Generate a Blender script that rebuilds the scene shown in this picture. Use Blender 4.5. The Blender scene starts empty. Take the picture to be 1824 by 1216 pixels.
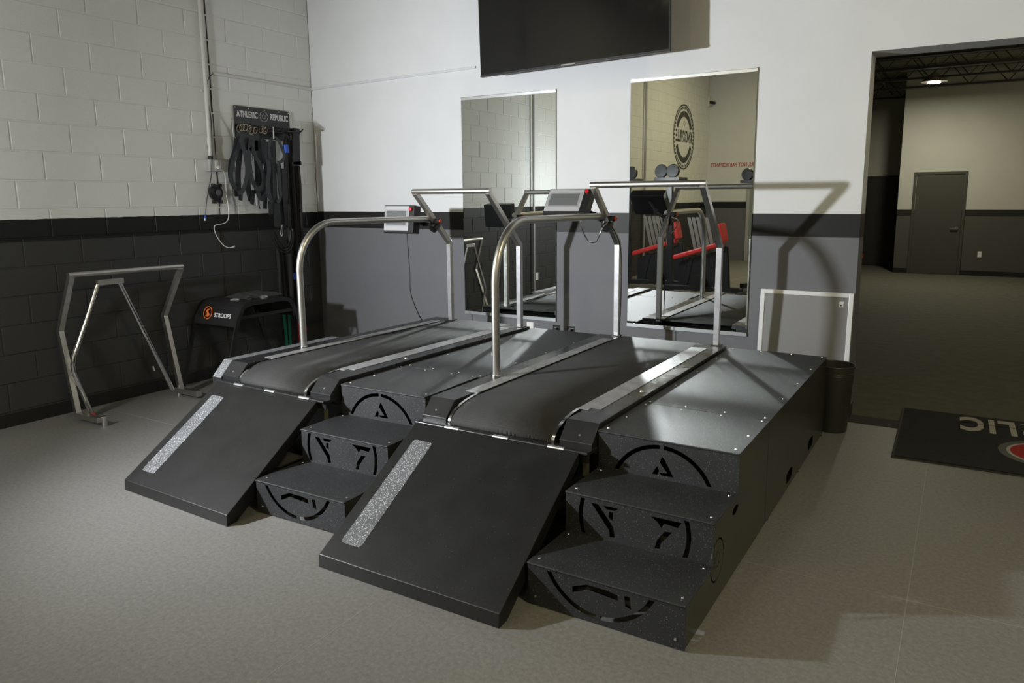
import bpy, bmesh, math, random
from mathutils import Vector, Matrix, Euler
random.seed(7)
sc = bpy.context.scene
col = sc.collection
R_ = math.radians
PI = math.pi

# ------------------------------------------------------------------ camera
cam_d = bpy.data.cameras.new('camera')
cam = bpy.data.objects.new('camera', cam_d)
col.objects.link(cam)
S = Vector((0.86197451, 0.50691382, -0.00618997))
U = Vector((-0.07830084, 0.14518937, 0.98630068))
F = Vector((-0.50086816, 0.84968137, -0.16484132))
M = Matrix(((S.x, U.x, -F.x, 5.738), (S.y, U.y, -F.y, -5.5094), (S.z, U.z, -F.z, 1.5813), (0, 0, 0, 1)))
cam.matrix_world = M
cam_d.sensor_width = 36.0
cam_d.lens = 1315.08 / 1824 * 36
cam_d.shift_x = -27.7 / 1824
cam_d.shift_y = -35.54 / 1824
cam_d.clip_end = 100
sc.camera = cam

# ------------------------------------------------------------------ world, exposure
w = bpy.data.worlds.new('world'); sc.world = w; w.use_nodes = True
w.node_tree.nodes['Background'].inputs[0].default_value = (0.5, 0.5, 0.5, 1)
w.node_tree.nodes['Background'].inputs[1].default_value = 0.02
sc.view_settings.view_transform = 'Standard'
sc.view_settings.look = 'None'
sc.view_settings.gamma = 1
sc.view_settings.use_curve_mapping = False
sc.view_settings.exposure = 0.0
sc.cycles.use_denoising = True
sc.cycles.max_bounces = 8
sc.cycles.diffuse_bounces = 4
sc.cycles.glossy_bounces = 5
sc.cycles.sample_clamp_indirect = 4.0

# ------------------------------------------------------------------ lights
def aim(o, target):
    d = Vector(target) - o.location
    o.rotation_euler = d.to_track_quat('-Z', 'Y').to_euler()
kl = bpy.data.lights.new('key_spot', 'SPOT')
kl.energy = 900
kl.color = (0.94, 0.975, 1.0)
kl.shadow_soft_size = 0.07
kl.spot_size = R_(121)
kl.spot_blend = 1.0
ko = bpy.data.objects.new('key_spot', kl); col.objects.link(ko)
ko.location = (1.15, -4.85, 1.72); aim(ko, (4.25, 0, 1.5))
# the bare lamp also spills a little light sideways
sl_ = bpy.data.lights.new('key_spill', 'POINT'); sl_.energy = 66; sl_.color = (0.94, 0.975, 1.0); sl_.shadow_soft_size = 0.07
so_ = bpy.data.objects.new('key_spill', sl_); col.objects.link(so_); so_.location = ko.location
# added area lights standing in for the lamp's reflection, one per patch of mirror glass,
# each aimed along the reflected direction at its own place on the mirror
def add_mirror_beams(x0, x1, z0, z1, e):
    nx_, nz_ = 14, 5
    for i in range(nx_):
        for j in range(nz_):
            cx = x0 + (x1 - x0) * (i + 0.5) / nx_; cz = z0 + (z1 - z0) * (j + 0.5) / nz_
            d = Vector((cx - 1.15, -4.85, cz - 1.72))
            l = bpy.data.lights.new('added_mirror_beam', 'AREA'); l.shape = 'RECTANGLE'
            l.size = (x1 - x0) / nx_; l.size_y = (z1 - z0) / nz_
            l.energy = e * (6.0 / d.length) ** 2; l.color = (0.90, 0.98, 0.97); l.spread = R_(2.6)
            o = bpy.data.objects.new('added_mirror_beam', l); col.objects.link(o)
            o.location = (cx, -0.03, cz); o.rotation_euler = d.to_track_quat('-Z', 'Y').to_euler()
add_mirror_beams(1.85, 2.78, 0.56, 1.30, 0.032)
add_mirror_beams(3.46, 4.39, 0.57, 1.30, 0.034)
def ceiling_light(x, y, z, e, size=0.45, c=(1.0, 0.87, 0.52)):
    l = bpy.data.lights.new('high_bay_light', 'AREA'); l.shape = 'DISK'; l.size = size
    l.energy = e; l.color = c
    o = bpy.data.objects.new('high_bay_light', l); col.objects.link(o)
    o.location = (x, y, z)
    return o
ceiling_light(1.5, -6.4, 4.9, 20)
ceiling_light(8.0, -4.6, 4.9, 120)
ceiling_light(2.6, -10.0, 4.9, 95)
ceiling_light(7.5, -11.0, 4.9, 60)
ceiling_light(5.07, 9.75, 3.52, 62, 0.3, (1.0, 0.95, 0.74))
pf_ = bpy.data.lights.new('far_room_fill', 'POINT'); pf_.energy = 55; pf_.color = (1.0, 0.90, 0.55); pf_.shadow_soft_size = 0.15  # unseen fill light added to brighten the far deck and joists
po_ = bpy.data.objects.new('far_room_fill', pf_); col.objects.link(po_); po_.location = (9.0, 6.5, 3.0)

# ------------------------------------------------------------------ materials
def nt(name):
    m = bpy.data.materials.new(name); m.use_nodes = True
    t = m.node_tree; b = t.nodes['Principled BSDF']
    return m, t, b
def L(t, a, b): t.links.new(a, b)
def mat(name, color, rough=0.5, metal=0.0, bump=0.0, bscale=200.0, var=0.0, vscale=6.0, spec=0.5, rvar=0.0, coat=0.0):
    m, t, b = nt(name)
    b.inputs['Base Color'].default_value = (*color, 1)
    b.inputs['Roughness'].default_value = rough
    b.inputs['Metallic'].default_value = metal
    b.inputs['Specular IOR Level'].default_value = spec
    if coat:
        b.inputs['Coat Weight'].default_value = coat; b.inputs['Coat Roughness'].default_value = 0.1
    g = None
    if bump or var or rvar:
        g = t.nodes.new('ShaderNodeNewGeometry')
    if bump:
        n = t.nodes.new('ShaderNodeTexNoise'); n.inputs['Scale'].default_value = bscale; n.inputs['Detail'].default_value = 3
        L(t, g.outputs['Position'], n.inputs['Vector'])
        bp_ = t.nodes.new('ShaderNodeBump'); bp_.inputs['Strength'].default_value = bump; bp_.inputs['Distance'].default_value = 0.003
        L(t, n.outputs['Fac'], bp_.inputs['Height']); L(t, bp_.outputs['Normal'], b.inputs['Normal'])
    if var:
        n = t.nodes.new('ShaderNodeTexNoise'); n.inputs['Scale'].default_value = vscale; n.inputs['Detail'].default_value = 5
        L(t, g.outputs['Position'], n.inputs['Vector'])
        r = t.nodes.new('ShaderNodeValToRGB')
        r.color_ramp.elements[0].position = 0.3; r.color_ramp.elements[1].position = 0.7
        r.color_ramp.elements[0].color = (*[c * (1 - var) for c in color], 1)
        r.color_ramp.elements[1].color = (*[min(1, c * (1 + var)) for c in color], 1)
        L(t, n.outputs['Fac'], r.inputs['Fac']); L(t, r.outputs['Color'], b.inputs['Base Color'])
    if rvar:
        n = t.nodes.new('ShaderNodeTexNoise'); n.inputs['Scale'].default_value = 5; n.inputs['Detail'].default_value = 6
        L(t, g.outputs['Position'], n.inputs['Vector'])
        mr = t.nodes.new('ShaderNodeMapRange'); mr.inputs['From Min'].default_value = 0.35; mr.inputs['From Max'].default_value = 0.7
        mr.inputs['To Min'].default_value = max(0, rough - rvar); mr.inputs['To Max'].default_value = rough + rvar
        L(t, n.outputs['Fac'], mr.inputs['Value']); L(t, mr.outputs['Result'], b.inputs['Roughness'])
    return m

def sparkle(name, color, speck, scale=420.0, amount=0.1, rough=0.5, big=0.0, base_var=0.25, metal=0.0, bump=0.25):
    """dark coating with bright flecks (procedural voronoi cells)"""
    m, t, b = nt(name)
    g = t.nodes.new('ShaderNodeNewGeometry')
    v = t.nodes.new('ShaderNodeTexVoronoi'); v.inputs['Scale'].default_value = scale
    L(t, g.outputs['Position'], v.inputs['Vector'])
    sep = t.nodes.new('ShaderNodeSeparateColor'); L(t, v.outputs['Color'], sep.inputs['Color'])
    lt = t.nodes.new('ShaderNodeMath'); lt.operation = 'LESS_THAN'; lt.inputs[1].default_value = amount
    L(t, sep.outputs['Red'], lt.inputs[0])
    ds = t.nodes.new('ShaderNodeMath'); ds.operation = 'LESS_THAN'; ds.inputs[1].default_value = 0.35
    L(t, v.outputs['Distance'], ds.inputs[0])
    mu = t.nodes.new('ShaderNodeMath'); mu.operation = 'MULTIPLY'
    L(t, lt.outputs[0], mu.inputs[0]); L(t, ds.outputs[0], mu.inputs[1])
    n = t.nodes.new('ShaderNodeTexNoise'); n.inputs['Scale'].default_value = 7; n.inputs['Detail'].default_value = 6
    L(t, g.outputs['Position'], n.inputs['Vector'])
    r = t.nodes.new('ShaderNodeValToRGB')
    r.color_ramp.elements[0].position = 0.3; r.color_ramp.elements[1].position = 0.7
    r.color_ramp.elements[0].color = (*[c * (1 - base_var) for c in color], 1)
    r.color_ramp.elements[1].color = (*[c * (1 + base_var) for c in color], 1)
    L(t, n.outputs['Fac'], r.inputs['Fac'])
    mx = t.nodes.new('ShaderNodeMix'); mx.data_type = 'RGBA'
    L(t, mu.outputs[0], mx.inputs['Factor']); L(t, r.outputs['Color'], mx.inputs['A']); mx.inputs['B'].default_value = (*speck, 1)
    L(t, mx.outputs['Result'], b.inputs['Base Color'])
    b.inputs['Roughness'].default_value = rough; b.inputs['Metallic'].default_value = metal
    if bump:
        bn = t.nodes.new('ShaderNodeBump'); bn.inputs['Strength'].default_value = bump; bn.inputs['Distance'].default_value = 0.001
        L(t, sep.outputs['Green'], bn.inputs['Height']); L(t, bn.outputs['Normal'], b.inputs['Normal'])
    return m

WHITE_W = (0.70, 0.71, 0.73)
def wall_paint(name, white, grey, black, z0, z1, bump=0.15, bscale=160.0, wobble=0.004, gbright=0.0):
    """three painted bands: grey to z0, black to z1, white above (world height)"""
    m, t, b = nt(name)
    g = t.nodes.new('ShaderNodeNewGeometry'); sp = t.nodes.new('ShaderNodeSeparateXYZ')
    L(t, g.outputs['Position'], sp.inputs[0])
    n = t.nodes.new('ShaderNodeTexNoise'); n.inputs['Scale'].default_value = 9; n.inputs['Detail'].default_value = 4
    L(t, g.outputs['Position'], n.inputs['Vector'])
    wz = t.nodes.new('ShaderNodeMath'); wz.operation = 'MULTIPLY_ADD'; wz.inputs[1].default_value = wobble; 
    L(t, n.outputs['Fac'], wz.inputs[0]); L(t, sp.outputs['Z'], wz.inputs[2])
    def gt(z):
        a = t.nodes.new('ShaderNodeMath'); a.operation = 'GREATER_THAN'; a.inputs[1].default_value = z
        L(t, wz.outputs[0], a.inputs[0]); return a.outputs[0]
    m1 = t.nodes.new('ShaderNodeMix'); m1.data_type = 'RGBA'; m2 = t.nodes.new('ShaderNodeMix'); m2.data_type = 'RGBA'
    m1.inputs['A'].default_value = (*grey, 1); m1.inputs['B'].default_value = (*black, 1)
    L(t, gt(z0), m1.inputs['Factor']); L(t, m1.outputs['Result'], m2.inputs['A'])
    m2.inputs['B'].default_value = (*white, 1); L(t, gt(z1), m2.inputs['Factor'])
    v = t.nodes.new('ShaderNodeTexNoise'); v.inputs['Scale'].default_value = 3.0; v.inputs['Detail'].default_value = 6
    L(t, g.outputs['Position'], v.inputs['Vector'])
    vr = t.nodes.new('ShaderNodeMapRange'); vr.inputs['To Min'].default_value = 0.93; vr.inputs['To Max'].default_value = 1.05
    L(t, v.outputs['Fac'], vr.inputs['Value'])
    mm = t.nodes.new('ShaderNodeVectorMath'); mm.operation = 'SCALE'
    L(t, m2.outputs['Result'], mm.inputs[0]); L(t, vr.outputs['Result'], mm.inputs['Scale'])
    L(t, mm.outputs[0], b.inputs['Base Color'])
    # the black band is a gloss paint
    rr = t.nodes.new('ShaderNodeMath'); rr.operation = 'SUBTRACT'
    L(t, gt(z0), rr.inputs[0]); L(t, gt(z1), rr.inputs[1])
    mr = t.nodes.new('ShaderNodeMapRange'); mr.inputs['To Min'].default_value = 0.62; mr.inputs['To Max'].default_value = 0.5
    b.inputs['Specular IOR Level'].default_value = 0.3
    L(t, rr.outputs[0], mr.inputs['Value']); L(t, mr.outputs['Result'], b.inputs['Roughness'])
    n2 = t.nodes.new('ShaderNodeTexNoise'); n2.inputs['Scale'].default_value = bscale; n2.inputs['Detail'].default_value = 4
    L(t, g.outputs['Position'], n2.inputs['Vector'])
    bn = t.nodes.new('ShaderNodeBump'); bn.inputs['Strength'].default_value = bump; bn.inputs['Distance'].default_value = 0.004
    L(t, n2.outputs['Fac'], bn.inputs['Height']); L(t, bn.outputs['Normal'], b.inputs['Normal'])
    return m

M_block = wall_paint('painted_block', (0.74, 0.755, 0.75), (0.042, 0.043, 0.044), (0.009, 0.010, 0.010), 1.302, 1.461, 0.5, 190, 0.012)
M_wall = wall_paint('painted_drywall', WHITE_W, (0.145, 0.148, 0.162), (0.012, 0.012, 0.012), 1.300, 1.461, 0.10, 350, 0.001)
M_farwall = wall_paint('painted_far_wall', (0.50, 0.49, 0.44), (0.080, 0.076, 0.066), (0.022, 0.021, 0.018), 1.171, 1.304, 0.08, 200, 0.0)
M_base = mat('black_vinyl_base', (0.014, 0.014, 0.014), 0.35)
M_ceil = mat('dark_ceiling', (0.06, 0.057, 0.05), 0.8)
M_deck = mat('roof_deck', (0.22, 0.21, 0.16), 0.6)
M_steelj = mat('joist_steel', (0.035, 0.033, 0.028), 0.5)
M_powder = sparkle('black_speckle_coat', (0.014, 0.015, 0.017), (0.5, 0.52, 0.56), 460, 0.028, 0.60, bump=0.35)
M_powder_side = sparkle('side_panel_warm_light', (0.030, 0.029, 0.022), (0.2, 0.2, 0.2), 330, 0.004, 0.27, bump=0.12)  # same black coat, with the warm light on the sides mixed into its colour
M_ramp = sparkle('ramp_board', (0.009, 0.009, 0.009), (0.2, 0.2, 0.2), 300, 0.003, 0.40, base_var=0.3, bump=0.25)
M_grit = sparkle('grit_tape', (0.10, 0.105, 0.115), (1.0, 1.0, 1.0), 260, 0.30, 0.45, base_var=0.2, bump=0.9)
M_rail = mat('black_anodised_rail', (0.018, 0.018, 0.019), 0.30, 0.0, 0.04, 300, rvar=0.08)
M_side = mat('black_sheet', (0.015, 0.015, 0.015), 0.4)
M_silver = mat('brushed_foot_strip', (0.27, 0.27, 0.28), 0.50, 0.3, 0.08, 250, 0.22, 14)
M_steel = mat('brushed_stainless', (0.64, 0.62, 0.59), 0.34, 1.0)
M_litpost = mat('lit_post_steel', (0.34, 0.34, 0.35), 0.45, 0.7, 0, 120, 0.14, 20)  # paler tone painting the lamp-lit front of the steel posts
M_chrome = mat('chrome', (0.75, 0.75, 0.76), 0.15, 1.0)
M_alu = mat('aluminium_channel', (0.72, 0.74, 0.76), 0.3, 0.9)
M_screw = mat('bright_screw', (0.85, 0.85, 0.87), 0.25, 1.0)
M_mirror = mat('mirror_glass', (0.84, 0.87, 0.86), 0.008, 1.0)
M_mirror_edge = mat('mirror_edge', (0.10, 0.16, 0.15), 0.1)
M_black = mat('black_plastic', (0.012, 0.012, 0.012), 0.4)
M_blackmetal = mat('black_metal', (0.016, 0.016, 0.017), 0.35)
M_screen = mat('grey_touch_screen', (0.14, 0.145, 0.15), 0.2)
M_bezel = mat('grey_console_face', (0.42, 0.42, 0.44), 0.4)
M_bezel2 = mat('mid_grey_console_frame', (0.32, 0.32, 0.34), 0.4)
M_red = mat('red_plastic', (0.55, 0.02, 0.02), 0.35)
M_orange = mat('orange_print', (0.80, 0.17, 0.03), 0.5)
M_white = mat('white_plastic', (0.75, 0.75, 0.74), 0.4)
M_whiteprint = mat('white_print', (0.72, 0.72, 0.72), 0.5)
M_pipe = mat('painted_pipe', (0.62, 0.62, 0.60), 0.4)
M_boxgrey = mat('grey_outlet_box', (0.42, 0.42, 0.42), 0.4, 0.3)
M_joint = mat('brown_sealant', (0.030, 0.020, 0.012), 0.8)
M_web = mat('black_webbing', (0.024, 0.027, 0.033), 0.5, 0, 0.5, 500)
M_web2 = mat('worn_black_webbing', (0.013, 0.014, 0.016), 0.6, 0, 0.5, 500)
M_bungee = mat('black_bungee', (0.008, 0.008, 0.008), 0.7, 0, 0.9, 420)
M_blue = mat('blue_tape', (0.02, 0.09, 0.55), 0.5)
M_green = mat('green_band', (0.0, 0.16, 0.085), 0.5)
M_redband = mat('red_band', (0.42, 0.012, 0.008), 0.5)
M_tv = mat('glossy_black_screen', (0.006, 0.006, 0.007), 0.10, 0, 0, rvar=0.03, spec=0.7)
M_tvback = mat('tv_back_plastic', (0.012, 0.012, 0.012), 0.45)
M_trash = mat('olive_black_bin', (0.035, 0.034, 0.028), 0.35)
M_matpile = mat('black_carpet_pile', (0.013, 0.013, 0.013), 0.95, 0, 1.0, 500, 0.25, 30)
M_matwhite = mat('white_carpet_print', (0.45, 0.43, 0.40), 0.95, 0, 0.8, 500)
M_matgrey = mat('grey_carpet_print', (0.12, 0.12, 0.12), 0.95, 0, 0.8, 500)
M_matred = mat('red_carpet_print', (0.36, 0.018, 0.012), 0.95, 0, 0.8, 500)
M_matedge = mat('rubber_edge', (0.02, 0.018, 0.013), 0.7)
M_door = mat('dark_grey_door', (0.060, 0.057, 0.048), 0.45)
M_door2 = mat('near_black_door', (0.025, 0.024, 0.02), 0.45)
M_turf = mat('dark_rubber_floor', (0.085, 0.080, 0.058), 0.8, 0, 0.25, 200, 0.18, 9)
M_board = mat('grey_board_back', (0.20, 0.20, 0.20), 0.5, 0, 0.05, 200)
M_boardfr = mat('white_board_frame', (0.85, 0.86, 0.88), 0.25, 0.3)
M_lamp = bpy.data.materials.new('lamp_glow'); M_lamp.use_nodes = True
_e = M_lamp.node_tree.nodes['Principled BSDF']; _e.inputs['Emission Color'].default_value = (1, 0.93, 0.82, 1); _e.inputs['Emission Strength'].default_value = 14
M_shade = mat('lamp_shade', (0.25, 0.23, 0.18), 0.4)
M_redpad = mat('red_vinyl_pad', (0.60, 0.03, 0.025), 0.4)
M_logo = mat('black_wall_print', (0.05, 0.05, 0.048), 0.6)
M_redprint = mat('red_wall_print', (0.45, 0.03, 0.02), 0.6)
M_shroud = mat('ribbed_shroud', (0.20, 0.20, 0.17), 0.5)
M_mesh = mat('black_mesh_fabric', (0.03, 0.03, 0.03), 0.7, 0, 1.0, 300)

# belt: dark weave
def belt_mat():
    m, t, b = nt('woven_running_belt')
    g = t.nodes.new('ShaderNodeTexCoord')
    wv = t.nodes.new('ShaderNodeTexWave'); wv.inputs['Scale'].default_value = 42; wv.bands_direction = 'X'
    wv2 = t.nodes.new('ShaderNodeTexWave'); wv2.inputs['Scale'].default_value = 42; wv2.bands_direction = 'Y'
    L(t, g.outputs['Object'], wv.inputs['Vector']); L(t, g.outputs['Object'], wv2.inputs['Vector'])
    a = t.nodes.new('ShaderNodeMath'); a.operation = 'MULTIPLY'
    L(t, wv.outputs['Fac'], a.inputs[0]); L(t, wv2.outputs['Fac'], a.inputs[1])
    bn = t.nodes.new('ShaderNodeBump'); bn.inputs['Strength'].default_value = 0.8; bn.inputs['Distance'].default_value = 0.002
    L(t, a.outputs[0], bn.inputs['Height']); L(t, bn.outputs['Normal'], b.inputs['Normal'])
    n = t.nodes.new('ShaderNodeTexNoise'); n.inputs['Scale'].default_value = 6; n.inputs['Detail'].default_value = 7
    mp = t.nodes.new('ShaderNodeMapping'); mp.inputs['Scale'].default_value = (1.2, 1.0, 1)
    L(t, g.outputs['Object'], mp.inputs['Vector']); L(t, mp.outputs[0], n.inputs['Vector'])
    r = t.nodes.new('ShaderNodeValToRGB'); r.color_ramp.elements[0].position = 0.35; r.color_ramp.elements[1].position = 0.75
    r.color_ramp.elements[0].color = (0.032, 0.032, 0.032, 1); r.color_ramp.elements[1].color = (0.046, 0.045, 0.043, 1)
    L(t, n.outputs['Fac'], r.inputs['Fac']); L(t, r.outputs['Color'], b.inputs['Base Color'])
    b.inputs['Roughness'].default_value = 0.8; b.inputs['Specular IOR Level'].default_value = 0.3
    return m
M_belt = belt_mat()

def floor_mat():
    m, t, b = nt('speckled_vinyl_floor')
    g = t.nodes.new('ShaderNodeNewGeometry')
    n = t.nodes.new('ShaderNodeTexNoise'); n.inputs['Scale'].default_value = 55; n.inputs['Detail'].default_value = 8; n.inputs['Roughness'].default_value = 0.7
    n2 = t.nodes.new('ShaderNodeTexNoise'); n2.inputs['Scale'].default_value = 1.2; n2.inputs['Detail'].default_value = 3
    L(t, g.outputs['Position'], n.inputs['Vector']); L(t, g.outputs['Position'], n2.inputs['Vector'])
    r = t.nodes.new('ShaderNodeValToRGB'); r.color_ramp.elements[0].position = 0.3; r.color_ramp.elements[1].position = 0.68
    r.color_ramp.elements[0].color = (0.140, 0.136, 0.130, 1); r.color_ramp.elements[1].color = (0.225, 0.220, 0.212, 1)
    L(t, n.outputs['Fac'], r.inputs['Fac'])
    mr = t.nodes.new('ShaderNodeMapRange'); mr.inputs['To Min'].default_value = 0.88; mr.inputs['To Max'].default_value = 1.1
    L(t, n2.outputs['Fac'], mr.inputs['Value'])
    sc_ = t.nodes.new('ShaderNodeVectorMath'); sc_.operation = 'SCALE'
    L(t, r.outputs['Color'], sc_.inputs[0]); L(t, mr.outputs['Result'], sc_.inputs['Scale'])
    L(t, sc_.outputs[0], b.inputs['Base Color'])
    b.inputs['Roughness'].default_value = 0.5
    bn = t.nodes.new('ShaderNodeBump'); bn.inputs['Strength'].default_value = 0.12; bn.inputs['Distance'].default_value = 0.001
    L(t, n.outputs['Fac'], bn.inputs['Height']); L(t, bn.outputs['Normal'], b.inputs['Normal'])
    return m
M_floor = floor_mat()

# ------------------------------------------------------------------ geometry helpers
class MB:
    def __init__(s): s.v = []; s.f = []
    def add(s, v, f, mx=None):
        o = len(s.v)
        if mx is not None: v = [mx @ Vector(p) for p in v]
        s.v += [tuple(p) for p in v]; s.f += [tuple(i + o for i in q) for q in f]
        return s
    def box(s, a, b, mx=None):
        x0, y0, z0 = a; x1, y1, z1 = b
        v = [(x0, y0, z0), (x1, y0, z0), (x1, y1, z0), (x0, y1, z0), (x0, y0, z1), (x1, y0, z1), (x1, y1, z1), (x0, y1, z1)]
        f = [(0, 3, 2, 1), (4, 5, 6, 7), (0, 1, 5, 4), (1, 2, 6, 5), (2, 3, 7, 6), (3, 0, 4, 7)]
        return s.add(v, f, mx)
    def prism(s, pts, a, b, axis='x', mx=None):
        """polygon pts extruded along an axis from a to b; pts = (y,z) for x, (x,z) for y, (x,y) for z"""
        def P(p, t):
            return {'x': (t, p[0], p[1]), 'y': (p[0], t, p[1]), 'z': (p[0], p[1], t)}[axis]
        n = len(pts)
        v = [P(p, a) for p in pts] + [P(p, b) for p in pts]
        f = [tuple(range(n)), tuple(range(2 * n - 1, n - 1, -1))] + [(i, (i + 1) % n + 0, (i + 1) % n + n, i + n) for i in range(n)]
        return s.add(v, f, mx)
    def sweep(s, path, prof, up=None, closed=False, caps=True):
        """profile (list of 2D) swept along a path of points"""
        P = [Vector(p) for p in path]; n = len(P); m = len(prof)
        T = []
        for i in range(n):
            a = P[(i - 1) % n] if (closed or i > 0) else P[i]
            b = P[(i + 1) % n] if (closed or i < n - 1) else P[i]
            d1 = (P[i] - a); d2 = (b - P[i])
            d1 = d1.normalized() if d1.length > 1e-9 else Vector((0, 0, 0)); d2 = d2.normalized() if d2.length > 1e-9 else Vector((0, 0, 0))
            t = d1 + d2; T.append(t.normalized() if t.length > 1e-9 else Vector((0, 0, 1)))
        ref = Vector(up) if up else (Vector((0, 0, 1)) if abs(T[0].z) < 0.9 else Vector((0, 1, 0)))
        N = ref - T[0] * ref.dot(T[0]); N.normalize()
        rings = []
        for i in range(n):
            if up: N2 = Vector(up) - T[i] * Vector(up).dot(T[i])
            else: N2 = N - T[i] * N.dot(T[i])
            if N2.length > 1e-6: N = N2.normalized()
            B = T[i].cross(N)
            # widen at mitres
            k = 1.0
            if 0 < i < n - 1 or closed:
                d = (P[(i + 1) % n] - P[i]).normalized(); c = max(0.5, d.dot(T[i])); k = 1 / c
            bend = None
            if k > 1.001:
                d = (P[(i + 1) % n] - P[i]).normalized(); bend = (d - T[i] * d.dot(T[i]))
                if bend.length > 1e-6: bend.normalize()
                else: bend = None
            ring = []
            for (x, y) in prof:
                q = B * x + N * y
                if bend is not None: q = q + bend * (q.dot(bend)) * (k - 1)
                ring.append(P[i] + q)
            rings.append(ring)
        v = [q for r in rings for q in r]; f = []
        for i in range(n if closed else n - 1):
            j = (i + 1) % n
            for a in range(m):
                b = (a + 1) % m
                f.append((i * m + a, i * m + b, j * m + b, j * m + a))
        if caps and not closed:
            f.append(tuple(range(m - 1, -1, -1))); f.append(tuple((n - 1) * m + a for a in range(m)))
        return s.add(v, f)
    def tube(s, path, r, seg=12, closed=False, smooth_steps=0):
        if smooth_steps: path = spline(path, smooth_steps, closed)
        return s.sweep(path, [(r * math.cos(2 * PI * k / seg), r * math.sin(2 * PI * k / seg)) for k in range(seg)], closed=closed)
    def bar(s, path, w_, h_, up=None):
        return s.sweep(path, [(-w_ / 2, -h_ / 2), (w_ / 2, -h_ / 2), (w_ / 2, h_ / 2), (-w_ / 2, h_ / 2)], up=up)
    def lathe(s, prof, seg=24, mx=None, cap0=True, cap1=True):
        v = []; f = []; n = len(prof)
        for k in range(seg):
            a = 2 * PI * k / seg
            v += [(r * math.cos(a), r * math.sin(a), z) for r, z in prof]
        for k in range(seg):
            j = (k + 1) % seg
            for i in range(n - 1): f.append((k * n + i, j * n + i, j * n + i + 1, k * n + i + 1))
        if cap0: f.append(tuple(k * n for k in range(seg - 1, -1, -1)))
        if cap1: f.append(tuple(k * n + n - 1 for k in range(seg)))
        return s.add(v, f, mx)
    def build(s, name, m, parent=None, smooth=False, bevel=0.0, loc=None):
        me = bpy.data.meshes.new(name); me.from_pydata(s.v, [], s.f); me.validate(); me.update()
        bm = bmesh.new(); bm.from_mesh(me); bmesh.ops.recalc_face_normals(bm, faces=bm.faces); bm.to_mesh(me); bm.free()
        return link(name, me, m, parent, smooth, bevel, loc)
def link(name, me, m, parent=None, smooth=False, bevel=0.0, loc=None):
    if m is not None and not me.materials: me.materials.append(m)
    if smooth:
        for p in me.polygons: p.use_smooth = True
    o = bpy.data.objects.new(name, me); col.objects.link(o)
    if parent is not None: o.parent = parent
    if loc: o.location = loc
    if smooth:
        md = o.modifiers.new('edges', 'EDGE_SPLIT'); md.split_angle = R_(40)
    if bevel:
        b = o.modifiers.new('bevel', 'BEVEL'); b.width = bevel; b.segments = 2; b.limit_method = 'ANGLE'; b.angle_limit = R_(40)
    return o
def spline(pts, k, closed=False):
    P = [Vector(p) for p in pts]; n = len(P); out = []
    for i in range(n if closed else n - 1):
        g = (lambda j: P[j % n]) if closed else (lambda j: P[max(0, min(n - 1, j))])
        a, b, c, d = g(i - 1), g(i), g(i + 1), g(i + 2)
        for q in range(k):
            t = q / k
            out.append(0.5 * ((2 * b) + (c - a) * t + (2 * a - 5 * b + 4 * c - d) * t * t + (3 * b - a - 3 * c + d) * t ** 3))
    if not closed: out.append(P[-1])
    return out
def thing(name, label, cat, loc=(0, 0, 0), rz=0.0, group=None):
    o = bpy.data.objects.new(name, None); col.objects.link(o); o.empty_display_size = 0.1
    o.location = loc; o.rotation_euler = (0, 0, rz)
    o['label'] = label; o['category'] = cat
    if group: o['group'] = group
    return o
def tag(o, label, cat, group=None):
    o['label'] = label; o['category'] = cat
    if group: o['group'] = group
    return o
def struct(o): o['kind'] = 'structure'; return o
def empty(name, parent):
    o = bpy.data.objects.new(name, None); col.objects.link(o); o.parent = parent; o.empty_display_size = 0.05; return o
def plate_with_holes(name, outer, holes, thick, m, parent, mx):
    """flat sheet with cut-outs (2D curve fill, converted to a mesh), placed by matrix mx"""
    cu = bpy.data.curves.new('tmp', 'CURVE'); cu.dimensions = '2D'; cu.fill_mode = 'BOTH'; cu.extrude = thick / 2
    for poly in [outer] + holes:
        sp = cu.splines.new('POLY'); sp.points.add(len(poly) - 1)
        for i, p in enumerate(poly): sp.points[i].co = (p[0], p[1], 0, 1)
        sp.use_cyclic_u = True
    to = bpy.data.objects.new('tmp', cu); col.objects.link(to)
    dg = bpy.context.evaluated_depsgraph_get(); dg.update()
    me = bpy.data.meshes.new_from_object(to.evaluated_get(dg)); me.name = name
    bpy.data.objects.remove(to)
    me.transform(mx); me.materials.clear()
    return link(name, me, m, parent)
def text_mesh(body, size, m, parent, mx, name='lettering', thick=0.002, xs=1.0, bold=0.0, gap=1.0):
    cu = bpy.data.curves.new('tmp', 'FONT'); cu.body = body; cu.size = size; cu.extrude = thick / 2; cu.align_x = 'CENTER'; cu.align_y = 'CENTER'
    cu.offset = bold; cu.space_character = gap
    to = bpy.data.objects.new('tmp', cu); col.objects.link(to)
    dg = bpy.context.evaluated_depsgraph_get(); dg.update()
    me = bpy.data.meshes.new_from_object(to.evaluated_get(dg)); me.name = name
    bpy.data.objects.remove(to)
    me.transform(Matrix.Diagonal((xs, 1, 1, 1))); me.transform(mx); me.materials.clear()
    return link(name, me, m, parent)
def frame(o, x, y):
    """matrix with local x, y directions and origin"""
    x = Vector(x).normalized(); y = Vector(y).normalized(); z = x.cross(y)
    return Matrix(((x.x, y.x, z.x, o[0]), (x.y, y.y, z.y, o[1]), (x.z, y.z, z.z, o[2]), (0, 0, 0, 1)))
def circle(cx, cy, r, n=28, sx=1.0):
    return [(cx + sx * r * math.cos(2 * PI * i / n), cy + r * math.sin(2 * PI * i / n)) for i in range(n)]
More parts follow.
